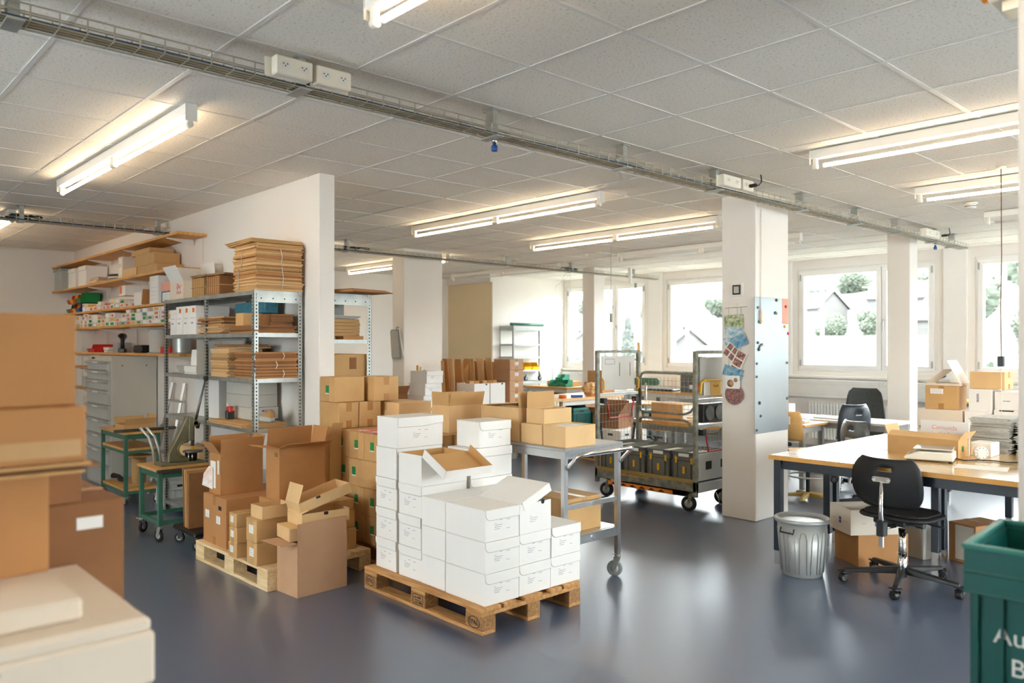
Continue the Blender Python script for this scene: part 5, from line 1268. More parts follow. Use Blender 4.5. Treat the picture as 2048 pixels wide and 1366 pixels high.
for (yy, zz, mm, rr, lb) in [(6.53, 1.95, 'steel_raw', .013, 'grey'), (6.53, 1.63, 'steel_raw', .012, 'grey'), (6.545, 1.57, 'black_plastic', .016, 'black'), (6.51, 1.44, 'steel_raw', .012, 'grey'), (6.505, 1.32, 'steel_raw', .012, 'grey'), (6.555, 1.08, 'black_plastic', .016, 'black'), (6.575, .96, 'steel_raw', .012, 'grey'), (6.505, .835, 'steel_raw', .012, 'grey'),
                             (6.86, 2.03, 'wood_dark', .014, 'brown'), (6.84, 1.91, 'green_steel', .016, 'green'), (6.86, 1.905, 'steel_raw', .012, 'grey'), (6.545, 1.82, 'green_steel', .013, 'green'), (6.575, 1.815, 'label_yellow', .014, 'yellow'), (7.02, 1.785, 'label_yellow', .014, 'yellow'), (7.08, 1.72, 'red_plastic', .014, 'red'), (7.06, 1.44, 'steel_raw', .012, 'grey'), (7.06, 1.10, 'steel_raw', .014, 'grey')]:
    t = thing('magnet', 'round %s magnet on the metal board, %s side, %s' % (lb, 'left' if yy < 6.7 else 'right', ['at the very top', 'close to the top', 'above the cord switch', 'just below the top third', 'at the top third', 'just above the metal clip', 'in the middle, upper', 'in the middle, lower', 'below the middle', 'in the lower half', 'in the lower part', 'near the bottom', 'at the bottom corner'][min(12, int((2.06-zz)*10))]), 'magnet', (BX+.0062, yy, zz), 0, 'magnets on the metal board')
    part('body', MB().lathe([(rr, 0), (rr, .008), (rr*.8, .011)], 16, R(90, 'Y')), mm, t)
single('note_paper', MB().box(0, .001, -.06, .055, -.12, .12), 'paper_pink', 'pink note held by a red magnet at the top right of the board', 'note', (BX+.0065, 7.03, 1.93))
single('magnet', MB().lathe([(.014, 0), (.014, .008), (.01, .011)], 16, R(90, 'Y')), 'red_plastic', 'red magnet holding the pink note on the metal board', 'magnet', (BX+.0078, 7.03, 1.975))
single('metal_clip', MB().box(0, .012, -.03, .035, -.008, .012, R(25, 'X')), 'steel_raw', 'small grey metal clip pointing sideways on the metal board', 'clip', (BX+.0065, 6.575, 1.60), bevel=.003)
t = thing('cord_switch', 'cream cord with a hand switch hanging down the big column', 'cord', (BX+.012, 6.575, 0))
part('cord', MB().tube([(-.0, 0, 2.85), (.0, .002, 2.4), (0, -.004, 2.1), (0, .0, 1.93)], .004, 6), 'beige_card', t); part('switch', MB().box(-.008, .014, -.018, .018, 1.82, 1.93), 'beige_card', t, .005)
# clipboard on the far column
t = thing('clipboard', 'grey clipboard with papers hanging on the left far column', 'clipboard', (-9.50, 6.52, 1.62))
part('board', MB().box(-.10, .10, -.03, -.02, -.21, .22, R(3, 'X')), 'grey_plastic', t, .004); part('papers', MB().box(-.09, .09, -.045, -.032, -.18, .2, R(4, 'X')), 'paper_grey', t); part('hook', MB().tube([(.0,-.02,.2), (.02,-.01,.26), (.05,0,.24)], .006, 6), 'steel_raw', t)
single('paper_strip', MB().box(-.012, .012, -.01, 0, -.21, .2), 'paper', 'white strip leaning out beside the clipboard on the far column', 'strip', (-9.37, 6.505, 1.66), rot=(0, math.radians(-17), 0))

# ================================================================ WORK TABLES AT THE RIGHT
def work_table(label, x0, x1, y0, y1, H, legs, apron='navy_steel', legm='navy_steel', top='table_lam', edge='table_edge', foot='chrome', tk=.032, group=None, name='work_table'):
    t = thing(name, label, 'table', (x0, y0, 0), 0, group); L, W = x1-x0, y1-y0
    part('table_top', MB().box(.004, L-.004, .004, W-.004, H-tk, H), top, t, .0015)
    part('top_edge', MB().box(0, L, 0, .004, H-tk, H-.001).box(0, L, W-.004, W, H-tk, H-.001).box(0, .004, .004, W-.004, H-tk, H-.001).box(L-.004, L, .004, W-.004, H-tk, H-.001), edge, t)
    for yy in (.05, W-.08): part('apron', MB().box(.04, L-.04, yy, yy+.03, H-tk-.07, H-tk), apron, t)
    for xx in (.04, L-.07): part('apron', MB().box(xx, xx+.03, .08, W-.08, H-tk-.07, H-tk), apron, t)
    for (lx, ly) in legs:
        l_ = part('leg', MB().box(lx-x0-.027, lx-x0+.027, ly-y0-.027, ly-y0+.027, .10, H-tk), legm, t, .003)
        part('foot', MB().box(lx-x0-.023, lx-x0+.023, ly-y0-.023, ly-y0+.023, 0, .10), foot, l_)
    return t
TX0, TX1, TH = -2.995, -1.15, .80
work_table('long laminate work table with orange edge, nearest one in front', TX0, TX1, 5.34, 6.222, TH, [(-2.94, 5.39), (-1.21, 5.39), (-2.94, 6.17), (-2.13, 6.17), (-1.21, 6.17)])
work_table('second laminate work table pushed behind the front one', TX0, TX1, 6.228, 7.11, TH, [(-2.94, 6.29), (-1.21, 6.29), (-2.94, 7.05), (-2.13, 6.29), (-1.21, 7.05)])
work_table('third laminate work table with the grey paper piles', TX0, TX1, 7.116, 8.0, TH, [(-2.94, 7.18), (-2.13, 7.9), (-2.94, 7.94), (-1.21, 7.94), (-1.21, 7.18)])
work_table('rearmost laminate work table carrying white storage boxes', TX0, TX1, 8.006, 8.90, TH, [(-2.94, 8.06), (-1.21, 8.06), (-2.94, 8.84), (-1.21, 8.84)])
single('knob_clamp', MB().lathe([(.01,-.02), (.024,-.018), (.026,.012), (.012,.016)], 12, R(90, 'X')).box(-.02, .02, -.01, .0, .0, .03), 'black_plastic', 'black round clamp knob under the front table edge', 'knob', (-2.52, 5.39, .667))
# scale
t = thing('table_scale', 'cream digital table scale on the front work table', 'scale', (-2.08, 5.92, TH), 14)
a = MB().prism([(-.155, .012), (-.155, .032), (-.06, .07), (.14, .07), (.15, .06), (.15, .012)], -.12, .12, R(90, 'X'))
part('body', a, 'socket_white', t, .006)
part('platform', MB().box(-.10, .145, -.115, .115, .082, .092), 'stainless', t, .004); part('platform_neck', MB().box(-.02, .06, -.04, .04, .07, .082), 'alu', t)
kp = MB()
for i in range(2):
    for j in range(5): kp.box(-.02, .015, -.09+.034*j, -.066+.034*j, 0, .002, T(-.115+.045*i, 0, .0475+.019*i) @ R(-22, 'Y'))
part('keypad', kp, 'grey_plastic', t)
for sx in (-.13, .13):
    for sy in (-.1, .1): part('foot', MB().cyl((sx, sy, .006), .012, .012), 'black_rubber', t)
single('paper_sheet', MB().box(-.15, .15, -.105, .105, 0, .0006), 'paper', 'blank white sheet lying on the table right of the scale', 'paper', (-1.72, 5.79, TH+.0005), rz=12)
cc('low tan carton with flaps folded in, behind the scale', -1.98, 6.16, TH, .50, .22, .125, rz=-3, m='kraft', flaps={'-y': (-60, .07), '-x': (20, .08), '+x': (35, .07)}, inner='kraft_light', stickers=[('+x', -.03, .06, .035, .04, 'green_plastic', 'sticker')])
t = thing('handwritten_panel', 'white box lid with pink handwriting standing in the tan carton', 'lid', (-2.13, 6.34, TH+.008), -3)
part('panel', MB().box(-.17, .17, -.004, .004, 0, .235), 'white_card', t, .002)
me = text_mesh('Comunda', .045, .0004); me.materials.append(M['paper_pink']); put(me, 'lettering', 'paper_pink', t, loc=(0, -.0048, .185), rot=(PI/2, 0, 0))
me = text_mesh('Set 2x', .035, .0004); me.materials.append(M['paper_pink']); put(me, 'lettering', 'paper_pink', t, loc=(.01, -.0048, .14), rot=(PI/2, 0, 0))
t = thing('table_clock', 'small white round gadget with dotted face on the table', 'clock', (-1.86, 6.24, TH), 30)
part('case', MB().cyl((0, 0, .045), .045, .05, 'y', 24), 'white_card', t, .003); part('face', MB().cyl((0, -.026, .045), .026, .004, 'y', 20), 'socket_white', t)
for k in range(10): part('dot', MB().cyl((.036*math.cos(k*PI/5), -.026, .045+.036*math.sin(k*PI/5)), .004, .003, 'y', 8), 'grey_plastic', t)
single('white_carton_small', MB().box(-.07, .07, -.09, .09, 0, .10), 'white_card', 'small white block behind the round gadget on the table', 'box', (-1.90, 6.47, TH), bevel=.006)
single('thin_cable', MB().tube([(-2.0, 6.10, .806), (-1.9, 6.03, .806), (-1.85, 6.1, .806), (-1.75, 6.16, .806), (-1.66, 6.13, .806), (-1.55, 6.3, .806), (-1.5, 6.38, .806)], .004, 6), 'cable_black', 'thin black cable curling over the table right of the scale', 'cable')
single('laptop', MB().box(-.17, .17, -.12, .12, 0, .012).box(-.165, .165, -.115, .115, .013, .022), 'grey_plastic', 'closed grey laptop on the second work table', 'laptop', (-2.60, 7.03, TH), rz=8, bevel=.004)
single('plate_disc', MB().lathe([(.10, 0), (.13, .008), (.13, .012), (.1, .014)], 28), 'duct_white', 'flat white disc lying behind the laptop', 'disc', (-2.66, 7.36, TH))
t = thing('paper_roll', 'short white roll lying on its side behind the tan carton', 'roll', (-2.50, 7.42, TH), 0)
part('roll', MB().cyl((0, 0, .07), .07, .16, 'x', 28), 'paper', t); part('core', MB().cyl((.081, 0, .07), .03, .003, 'x', 20), 'grey_card', t)
for k in range(4): single('envelope', MB().box(-.08, .08, -.11, .11, 0, .012), 'grey_card', 'grey envelope in the low pile beside the white roll, %s' % od[k], 'envelope', (-2.27, 7.36, TH+.0125*k), rz=4*k, group='envelopes beside the roll', bevel=.002)
# paper piles: every bundle is its own thing
rnd = random.Random(77)
def bundle_paper(label, x, y, z, L, W, h, m, rz, grp):
    t = thing('newspaper_bundle', label, 'newspapers', (x, y, z), rz, grp); n = 7
    for k in range(n):
        d1, d2 = rnd.uniform(-.012, .012), rnd.uniform(-.01, .01); hh = h/n
        part('issue', MB().prism([(-L/2+d1, 0), (L/2+d1, 0), (L/2+d1+.006, hh*.5), (L/2+d1, hh*.95), (-L/2+d1, hh*.95)], -W/2+d2, W/2+d2, T(0, 0, k*hh) @ R(90, 'X')), m, t)
for k in range(7):
    bundle_paper('bundle of grey printed sheets, left pile on the table, %s' % od[k], -1.92+rnd.uniform(-.01, .01), 6.80, TH+.0375*k, .26, .34, .037, 'paper_grey', rnd.uniform(-3, 3), 'left grey paper pile')
    bundle_paper('bundle of fanned dark and white sheets, right pile, %s' % od[k], -1.62+rnd.uniform(-.015, .015), 6.86, TH+.034*k, .28, .36, .034, 'spread_dark' if k % 2 else 'paper_grey', rnd.uniform(-7, 7), 'right fanned paper pile')
# white storage boxes at the back of the tables
cc('long beige white storage carton, base of the box pile on the rear table', -2.67, 8.43, TH, .42, .34, .17, rz=0, m='beige_card', tape=None)
cc('tan carton with white address label on top of the long beige carton', -2.72, 8.45, TH+.171, .30, .26, .235, rz=0, m='kraft', tape='-y', stickers=[('-y', -.04, .18, .12, .05, 'paper', 'address_label')])
t = carton('open white carton lid shaped like a roof on the tan carton', -2.86, 8.60, TH+.408, .32, .30, .02, 0, m='beige_card', flaps={'-x': (-50, .22), '+x': (-28, .26)}, inner='beige_card')
cc('tall white carton right of the tan carton on the rear table', -2.42, 8.42, TH, .23, .30, .17, m='white_card', tape=None)
cc('white carton with black handle slot, middle of the box pile', -2.42, 8.44, TH+.171, .2, .28, .215, m='white_card', tape=None, stickers=[('-y', -.02, .13, .02, .08, 'ink_violet', 'print')])
cc('white carton at the right end of the box pile, lower one', -2.19, 8.43, TH, .21, .3, .20, m='white_card', tape=None, stickers=[('-y', 0, .19, .12, .012, 'hole_dark', 'slot')])
cc('white carton with printed mark at the right end, upper one', -2.20, 8.45, TH+.201, .2, .28, .17, m='white_card', tape=None, stickers=[('-y', 0, .08, .06, .008, 'ink_violet', 'print')])
cc('tan carton topmost on the right of the box pile', -2.32, 8.47, TH+.388, .30, .26, .165, m='kraft_light', tape='-x')
cc('small tan carton at the right edge behind the paper piles', -1.62, 8.1, TH, .2, .2, .12, m='kraft', tape=None)

# ================================================================ SWIVEL CHAIRS
def shell(w0, w1, h, th, curve, tilt=0, slot=True, n=14, m=12, corner=3.0, bow=.02):
    """curved plate: x across, z up, bulging towards -y; with a grip slot near the top"""
    a = MB(); V = []; 
    def P_(u, v, off):
        ww = (w0+(w1-w0)*v)/2
        e = abs(2*v-1)**corner
        x = ww*u*(1-.28*e**1.0 if True else 1)
        y = curve*u*u + off - bow*math.sin(v*PI)
        return (x, y, v*h)
    for off in (0, th):
        for j in range(m+1):
            for i in range(n+1):
                u = -1+2*i/n; v = j/m; V.append(P_(u, v, off))
    N = (n+1)*(m+1); F = []
    hole = lambda i, j: slot and (j == m-3) and (n*.36 <= i < n*.64)
    for j in range(m):
        for i in range(n):
            q = j*(n+1)+i
            if hole(i, j): continue
            F.append([q, q+1, q+n+2, q+n+1]); F.append([N+q, N+q+n+1, N+q+n+2, N+q+1])
            for (di, dj, e1, e2) in ((-1,0,q,q+n+1), (1,0,q+n+2,q+1), (0,-1,q+1,q), (0,1,q+n+1,q+n+2)):
                ii, jj = i+di, j+dj
                if ii < 0 or ii >= n or jj < 0 or jj >= m or hole(ii, jj): F.append([e1, e2, N+e2, N+e1])
    a.add(V, F, smooth=True); return a
def rounded(L, W, H, r=.06, n=6, z=0, dome=.0):
    pts = []
    for cx, cy, a0 in ((L/2-r, W/2-r, 0), (-L/2+r, W/2-r, 90), (-L/2+r, -W/2+r, 180), (L/2-r, -W/2+r, 270)):
        for k in range(n+1): an = math.radians(a0+90*k/n); pts.append((cx+r*math.cos(an), cy+r*math.sin(an)))
    return pts
def star_base(t, n=5, r=.31, m='black_plastic', ang=0, z=.085, castors=True, hub_m='chrome'):
    for k in range(n):
        an = math.radians(ang+360*k/n); mt = R(ang+360*k/n, 'Z')
        part('base_arm', MB().tube([(.03, 0, z+.03), (.14, 0, z+.022), (r, 0, z-.008)], [.026, .022, .015], 8).__class__() and MB().add([(.0,-.03,z),(.0,.03,z),(r,.02,z-.015),(r,-.02,z-.015),(.0,-.024,z+.045),(.0,.024,z+.045),(r,.015,z+.008),(r,-.015,z+.008)], [(0,3,2,1),(4,5,6,7),(0,1,5,4),(1,2,6,5),(2,3,7,6),(3,0,4,7)], mt), m, t, .005)
        if castors: castor(t, r*math.cos(an), r*math.sin(an), .027, .04, math.degrees(an)+50+40*k, h=z-.01, fork='black_plastic', wheel='black_plastic')
def swivel(label, x, y, rz, seat_z=.44, back_top=.86, backm='black_matte', seatm='black_matte', r=.33, ang=0, bolt=True, bw=(.43, .40), full=True, group='black swivel work chairs'):
    """front of the chair towards +y in its own frame; the backrest on -y"""
    t = thing('swivel_chair', label, 'chair', (x, y, 0), rz, group)
    star_base(t, 5, r, ang=ang)
    part('gas_column', MB().cyl((0,0,.14), .03, .16).cyl((0,0,.27), .024, .22), 'chrome', t)
    part('mechanism', MB().box(-.07, .07, -.11, .12, seat_z-.09, seat_z-.035), 'black_plastic', t, .01)
    part('seat_knob', MB().cyl((-.13, -.06, seat_z-.075), .022, .05, 'x', 14), 'black_plastic', t); part('seat_knob', MB().cyl((.13, -.02, seat_z-.07), .026, .05, 'x', 14), 'black_plastic', t)
    part('lever', MB().tube([(.07, .02, seat_z-.06), (.15, .03, seat_z-.065), (.27, .02, seat_z-.075)], .007, 6), 'black_plastic', t); part('knob_rod', MB().cyl((0, -.05, seat_z-.072), .008, .3, 'x', 8), 'black_plastic', t)
    a = MB().prism(rounded(.47, .43, 0, .13), seat_z-.035, seat_z-.012); part('seat', a, seatm, t, .012, seg=3)
    part('seat_pad', MB().prism(rounded(.42, .38, 0, .12), seat_z-.012, seat_z+.004), seatm, t, .008, seg=2)
    h = back_top-(seat_z+.045)
    bk = shell(bw[0], bw[1], h, .016, .055); mt = T(0, -.235, seat_z+.045) @ R(6, 'X')
    b2 = MB(); b2.add(bk.v, bk.f, mt, smooth=True); b = part('backrest', b2, backm, t)
    # chromed bar
    part('back_bar', MB().tube([(0, -.10, seat_z-.085), (0, -.235, seat_z-.08), (0, -.275, seat_z-.05), (0, -.282, seat_z+.05), (0, -.268, seat_z+.23)], [.016]*5, 8), 'chrome', t)
    part('bar_clamp', MB().box(-.025, .025, -.30, -.24, seat_z-.13, seat_z-.03), 'black_plastic', t, .006); part('bar_end', MB().box(-.014, .014, -.283, -.272, seat_z-.2, seat_z-.1), 'chrome', t)
    pl = part('bar_plate', MB().prism(rounded(.125, .036, 0, .017, 5), -.004, .004, T(0, -.279, seat_z+.235) @ R(84, 'X')), 'chrome', t, .002)
    for sx in (-.045, .045): part('bolt', MB().cyl((sx, -.286, seat_z+.235), .008, .008, 'y', 10), 'stainless', pl)
    return t
swivel('black swivel chair with grip slot at the front work table', -2.11, 5.50, -5, .50, .87, r=.36, ang=-70, bw=(.47, .46), group=None)
swivel('dark blue swivel chair turned sideways, behind the tables', -4.0, 8.72, 62, .47, .96, backm='navy_steel', ang=10, r=.27)
swivel('grey plastic swivel chair with dotted back, partly behind the tables', -3.27, 7.83, -28, .46, .875, backm='steel_raw', ang=30)
# wooden chair
t = thing('swivel_chair', 'wooden swivel chair with black back holder behind the big column', 'chair', (-3.93, 7.80, 0), -25)
star_base(t, 5, .27, 'tray_insert', 20, .05, castors=False)
part('gas_column', MB().cyl((0,0,.28), .022, .46), 'navy_steel', t)
part('seat', MB().prism(rounded(.40, .38, 0, .12), .51, .525), 'ply_seat', t, .004)
bk = shell(.36, .34, .30, .010, .05, slot=False); b2 = MB(); b2.add(bk.v, bk.f, T(0, -.22, .63) @ R(6, 'X'), smooth=True); b = part('backrest', b2, 'ply_seat', t)
part('label', MB().box(-.05, .05, -.262, -.255, .80, .88), 'paper', b)
part('back_holder', MB().tube([(0, -.02, .49), (0, -.22, .48), (0, -.285, .56), (0, -.285, .74)], [.02, .024, .026, .03], 8), 'black_plastic', t)
part('holder_knob', MB().cyl((.05, -.27, .60), .022, .04, 'x', 12), 'black_plastic', t)
part('foot_bar', MB().tube([(.2*math.cos(q*PI/8), .2*math.sin(q*PI/8), .26) for q in range(16)], .01, 8, closed=True), 'alu', t)
# shell chair at the desk
t = thing('shell_chair', 'dark grey one-piece office chair behind the white desks', 'chair', (-4.35, 9.95, 0), 185)
star_base(t, 5, .28, ang=10)
part('gas_column', MB().cyl((0,0,.24), .022, .34), 'chrome', t)
part('seat', MB().prism(rounded(.46, .44, 0, .12), .42, .46), 'chair_fabric', t, .02, seg=3)
bk = shell(.56, .40, .60, .03, .04, slot=False, corner=9); b2 = MB(); b2.add(bk.v, bk.f, T(0, -.23, .46) @ R(7, 'X'), smooth=True); part('backrest', b2, 'chair_fabric', t)
part('lever', MB().tube([(.05, 0, .39), (.22, .02, .37)], .008, 6), 'black_plastic', t)

# ================================================================ BINS AND BOXES ON THE FLOOR
t = thing('waste_bin', 'silver round ribbed waste bin under the front table corner', 'bin', (-2.695, 5.265, 0))
prof = [(.128, 0), (.135, .008), (.145, .10), (.160, .30), (.168, .375), (.172, .378)]
part('body', MB().lathe([(.128, 0), (.136, .006), (.168, .375), (.163, .375), (.131, .012), (.001, .012)], 40), 'silver_bin', t)
part('rim', MB().lathe([(.168, .372), (.186, .374), (.188, .392), (.180, .402), (.166, .398), (.165, .38)], 40), 'silver_bin', t)
for k in range(12):
    an = 2*PI*k/12; r0, r1 = .1395, .1635
    c0 = Vector((math.cos(an), math.sin(an), 0)); sd = Vector((-math.sin(an), math.cos(an), 0)); pts = []
    for s_, z in [(-1, .03), (-1, .27), (-.7, .31), (0, .325), (.7, .31), (1, .27), (1, .03)]:
        rr = .1365+(z/.375)*.032; pts.append(tuple(c0*rr*1.0+sd*.024*s_+Vector((0, 0, z))))
    part('rib', MB().tube(pts, .0035, 5), 'silver_bin', t)
for an in (math.radians(-95), math.radians(85)):
    c0 = Vector((math.cos(an), math.sin(an), 0)); sd = Vector((-math.sin(an), math.cos(an), 0)); q = c0*.178
    part('handle', MB().tube([tuple(q-sd*.05+Vector((0,0,.345))), tuple(q+c0*.012-sd*.05+Vector((0,0,.315))), tuple(q+c0*.012+sd*.05+Vector((0,0,.315))), tuple(q+sd*.05+Vector((0,0,.345)))], .006, 6), 'black_plastic', t)
part('bin_liner', MB().lathe([(.001, .20), (.10, .21), (.15, .25), (.158, .30)], 20), 'grey_plastic', t)
carton('brown open carton on the floor under the front table', -2.52, 5.98, 0, .30, .40, .225, -33, m='kraft_brown', flaps={}, tapem='tape_clear')
carton('white open carton with a blue badge stacked on the brown one', -2.54, 5.94, .226, .30, .40, .185, -37, m='beige_card', flaps={'-x': (8, .0001)}, inner='kraft_brown', stickers=[('+x', 0, .085, .24, .006, 'cover_red', 'red_line'), ('+x', 0, .085, .03, .045, 'blue_plastic', 'badge'), ('-y', 0, .085, .2, .006, 'cover_red', 'red_line'), ('-y', 0, .085, .03, .045, 'blue_plastic', 'badge')])
carton('grey white carton on the floor right behind the swivel chair column', -2.30, 6.42, 0, .20, .26, .28, -20, m='grey_card', tape=None)
carton('brown white carton on the floor by the double table legs', -1.97, 6.55, 0, .22, .34, .29, -20, m='kraft_brown', tape='+x', stickers=[('-y', .02, .15, .15, .25, 'beige_card', 'white_side')])
t = thing('waste_bin', 'white waste bin on the floor behind the front table', 'bin', (-3.96, 8.22, 0))
part('body', MB().lathe([(.15, 0), (.155, .005), (.19, .46), (.184, .46), (.148, .01), (.001, .01)], 32), 'duct_white', t); part('rim', MB().lathe([(.19, .45), (.198, .455), (.198, .47), (.188, .47)], 32), 'duct_white', t)
t = thing('machine_tap', 'shiny metal stand with small levers at the right edge under the table', 'stand', (-1.60, 6.6, 0))
part('post', MB().cyl((0,0,.3), .02, .6), 'chrome', t); part('arm', MB().tube([(0,0,.58), (-.06,.02,.6), (-.12,.0,.55)], .015, 8), 'chrome', t); part('foot_plate', MB().cyl((0,0,.008), .12, .016), 'black_plastic', t)

# ================================================================ GREEN CRATE AT THE NEAR RIGHT
t = thing('plastic_crate', 'big blurred dark green stacking crate at the near right corner', 'crate', (-.70, 2.20, .68), 4)
def gx(a, x0, x1, y0, y1, z0, z1): return a.box(x0, x1, y0, y1, z0, z1)
GL, GW, GH = .60, .40, .42
part('wall_panel', gx(MB(), .02, GL-.02, .02, .026, 0, GH-.02), 'green_crate', t); part('wall_panel', gx(MB(), .02, GL-.02, GW-.026, GW-.02, 0, GH-.02), 'green_crate', t)
part('wall_panel', gx(MB(), .02, .026, .026, GW-.026, 0, GH-.02), 'green_crate', t); part('wall_panel', gx(MB(), GL-.026, GL-.02, .026, GW-.026, 0, GH-.02), 'green_crate', t)
part('bottom', gx(MB(), .02, GL-.02, .02, GW-.02, 0, .006), 'green_crate', t)
for z0, z1, d in ((GH-.012, GH, 0), (GH-.072, GH-.066, .002), (GH-.125, GH-.119, .002)):
    part('rim', gx(gx(gx(gx(MB(), d, GL-d, d, .02, z0, z1), d, GL-d, GW-.02, GW-d, z0, z1), d, .02, .02, GW-.02, z0, z1), GL-.02, GL-d, .02, GW-.02, z0, z1), 'green_crate_rim' if z1 == GH else 'green_crate', t, .002)
part('rim_skirt', gx(gx(gx(gx(MB(), .004, GL-.004, .004, .02, GH-.12, GH-.01), .004, GL-.004, GW-.02, GW-.004, GH-.12, GH-.01), .004, .02, .02, GW-.02, GH-.12, GH-.01), GL-.02, GL-.004, .02, GW-.02, GH-.12, GH-.01), 'green_crate', t)
for u in (.03, .085, .5, .56):
    part('rib', gx(MB(), u, u+.006, .006, .02, .0, GH-.12), 'green_crate', t)
for v in (.06, .2, .33): part('rib', gx(MB(), .006, .02, v, v+.006, 0, GH-.12), 'green_crate', t)
part('hand_slot', gx(MB(), .20, .36, .0025, .0045, GH-.095, GH-.045), 'hole_dark', t)
part('hand_slot', gx(MB(), GL-.028, GL-.018, .12, .28, GH-.095, GH-.045), 'hole_dark', t)
me = text_mesh('Auer', .062, .0006); me.materials.append(M['paper']); put(me, 'lettering', 'paper', t, loc=(.13, .0185, .20), rot=(PI/2, 0, 0))
me = text_mesh('Box', .062, .0006); me.materials.append(M['paper']); put(me, 'lettering', 'paper', t, loc=(.153, .0185, .125), rot=(PI/2, 0, 0))
t = thing('low_cupboard', 'low cupboard below the green crate, just outside the photo', 'cupboard', (-.62, 2.2, 0), 4)
part('body', MB().box(0, .5, .02, .36, .0, .655), 'cabinet_grey', t, .004); part('table_top', MB().box(-.0, .5, .0, .36, .655, .679), 'beech', t)

# ================================================================ DESKS BEHIND
def desk(label, x0, x1, y0, y1, H, m='duct_white', edge='duct_white', group=None, legm='alu'):
    return work_table(label, x0, x1, y0, y1, H, [(x0+.06, y0+.06), (x1-.06, y0+.06), (x0+.06, y1-.06), (x1-.06, y1-.06)], 'alu', legm, m, edge, legm, .026, group, 'desk')
desk('white desk in front of the one-piece office chair', -5.3, -3.55, 8.95, 9.6, .735)
desk('small beech desk with steel legs beside the wooden chair', -4.78, -4.24, 8.34, 8.92, .72, 'beech', 'table_edge')
single('paper_stack', MB().box(-.15, .15, -.1, .1, 0, .03), 'paper', 'white papers lying on the small beech desk', 'papers', (-4.5, 8.6, .721), rz=10, bevel=.003)
single('paper_stack', MB().box(-.2, .2, -.14, .14, 0, .018), 'paper', 'white papers lying on the white desk', 'papers', (-4.3, 9.2, .7355), rz=-5, bevel=.003)
t = thing('tissue_box', 'white box with a tissue sticking out on the desk by the big column', 'box', (-5.0, 9.3, .7355))
part('body', MB().box(-.11, .11, -.08, .08, 0, .14), 'white_card', t, .004); part('tissue', MB().add([(-.06,0,.14), (.07,0,.14), (.04,.02,.21), (-.02,-.02,.18)], [(0,1,2,3)]), 'paper', t)
t = thing('glue_bottle', 'small green bottle with orange tip beside the tissue box', 'bottle', (-5.02, 9.1, .7355))
part('body', MB().lathe([(.03,0), (.03,.09), (.014,.11)], 16), 'green_plastic', t); part('cap', MB().lathe([(.016,.11), (.006,.22)], 12), 'orange_plastic', t)
t = thing('desk_lamp', 'small black spot lamp clipped by the window duct', 'lamp', (-4.1, 12.05, 0))
part('head', MB().cyl((0,0,0), .035, .12, mtx=T(0,0,1.17) @ R(65, 'Y')), 'black_plastic', t); part('cord', MB().tube([(-.04,0,1.17), (-.08,0,1.1), (-.03,0,.98), (.06,0,.80)], .005, 6), 'cable_black', t); part('wall_plate', MB().cyl((.14, .1, 1.1), .05, .012, 'y'), 'socket_white', t)
t = thing('steel_cabinet', 'green framed side table behind the small right column', 'table', (-3.9, 11.2, 0))
part('frame', MB().box(0, .04, 0, .04, 0, .86).box(1.6, 1.64, 0, .04, 0, .86).box(0, .04, .5, .54, 0, .86).box(1.6, 1.64, .5, .54, 0, .86).box(0, 1.64, 0, .04, .82, .86), 'green_steel', t); part('table_top', MB().box(-.02, 1.66, -.02, .56, .86, .885), 'beech', t)
t = thing('radio', 'dark grey radio on the green side table behind the small column', 'radio', (-3.25, 11.4, .8855))
part('body', MB().box(-.11, .11, -.07, .07, 0, .17), 'steel_raw', t, .008); part('speaker_grille', MB().cyl((-.03, -.072, .08), .05, .004, 'y', 20), 'black_plastic', t); part('dial', MB().box(.04, .09, -.074, -.07, .1, .13), 'paper', t)

# ================================================================ PACKING TABLES IN THE MIDDLE BACKGROUND
for k, (ya, yb) in enumerate([(5.75, 7.15), (7.16, 8.56), (8.57, 10.0)]):
    work_table('packing table with pale wood top in the background, %s one of the row' % ['nearest', 'middle', 'farthest'][k], -9.05, -8.15, ya, yb, .81, [(-8.99, ya+.06), (-8.21, ya+.06), (-8.99, yb-.06), (-8.21, yb-.06)], 'duct_white', 'beige_card', 'beech', 'kraft_light', 'beige_card', .04)
zt = .8105
for k in range(3):
    archive('white flap-lid carton on the background table beside the far column, %s' % ['lowest', 'middle', 'topmost'][k], -8.33+.02*k, 6.13+.01*k, zt+.157*k, .36, .258, .155, flap='+x', group='white cartons on the background table', m='grey_card' if k < 0 else 'white_card')
cc('dark brown open carton lid on the background table, left of the white ones', -8.5, 5.78, zt, .5, .22, .17, m='kraft_dark', flaps={'+x': (30, .12)})
for k, ya in enumerate((6.85, 7.14)):
    cc('open white carton holding cardboard strips, %s of the two' % ['left', 'right'][k], -8.16, ya, zt, .38, .27, .28, m='white_card', flaps={}, inner='white_card', stickers=[('+x', .08, .265, .03, .02, 'hole_dark', 'thumb_notch')])
rnd = random.Random(9)
for k in range(16):
    single('cardboard_strip', MB().box(-.003, .003, -.055, .055, 0, rnd.uniform(.52, .60)), ['kraft', 'kraft_brown', 'kraft_light'][k % 3], 'upright cardboard blank in the row behind the open white cartons, %s from the left' % od[k].replace('bottom', 'first'), 'cardboard', (-8.63+.03*(k % 3), 6.70+.058*k, zt+.03), rot=(0, math.radians(rnd.uniform(-7, 5)), math.radians(90 + rnd.uniform(-24, 24))), group='upright cardboard blanks')
single('blank_tray', MB().box(-.18, .12, -.5, .45, 0, .028), 'kraft_dark', 'flat tray under the upright cardboard blanks', 'tray', (-8.68, 7.12, zt))
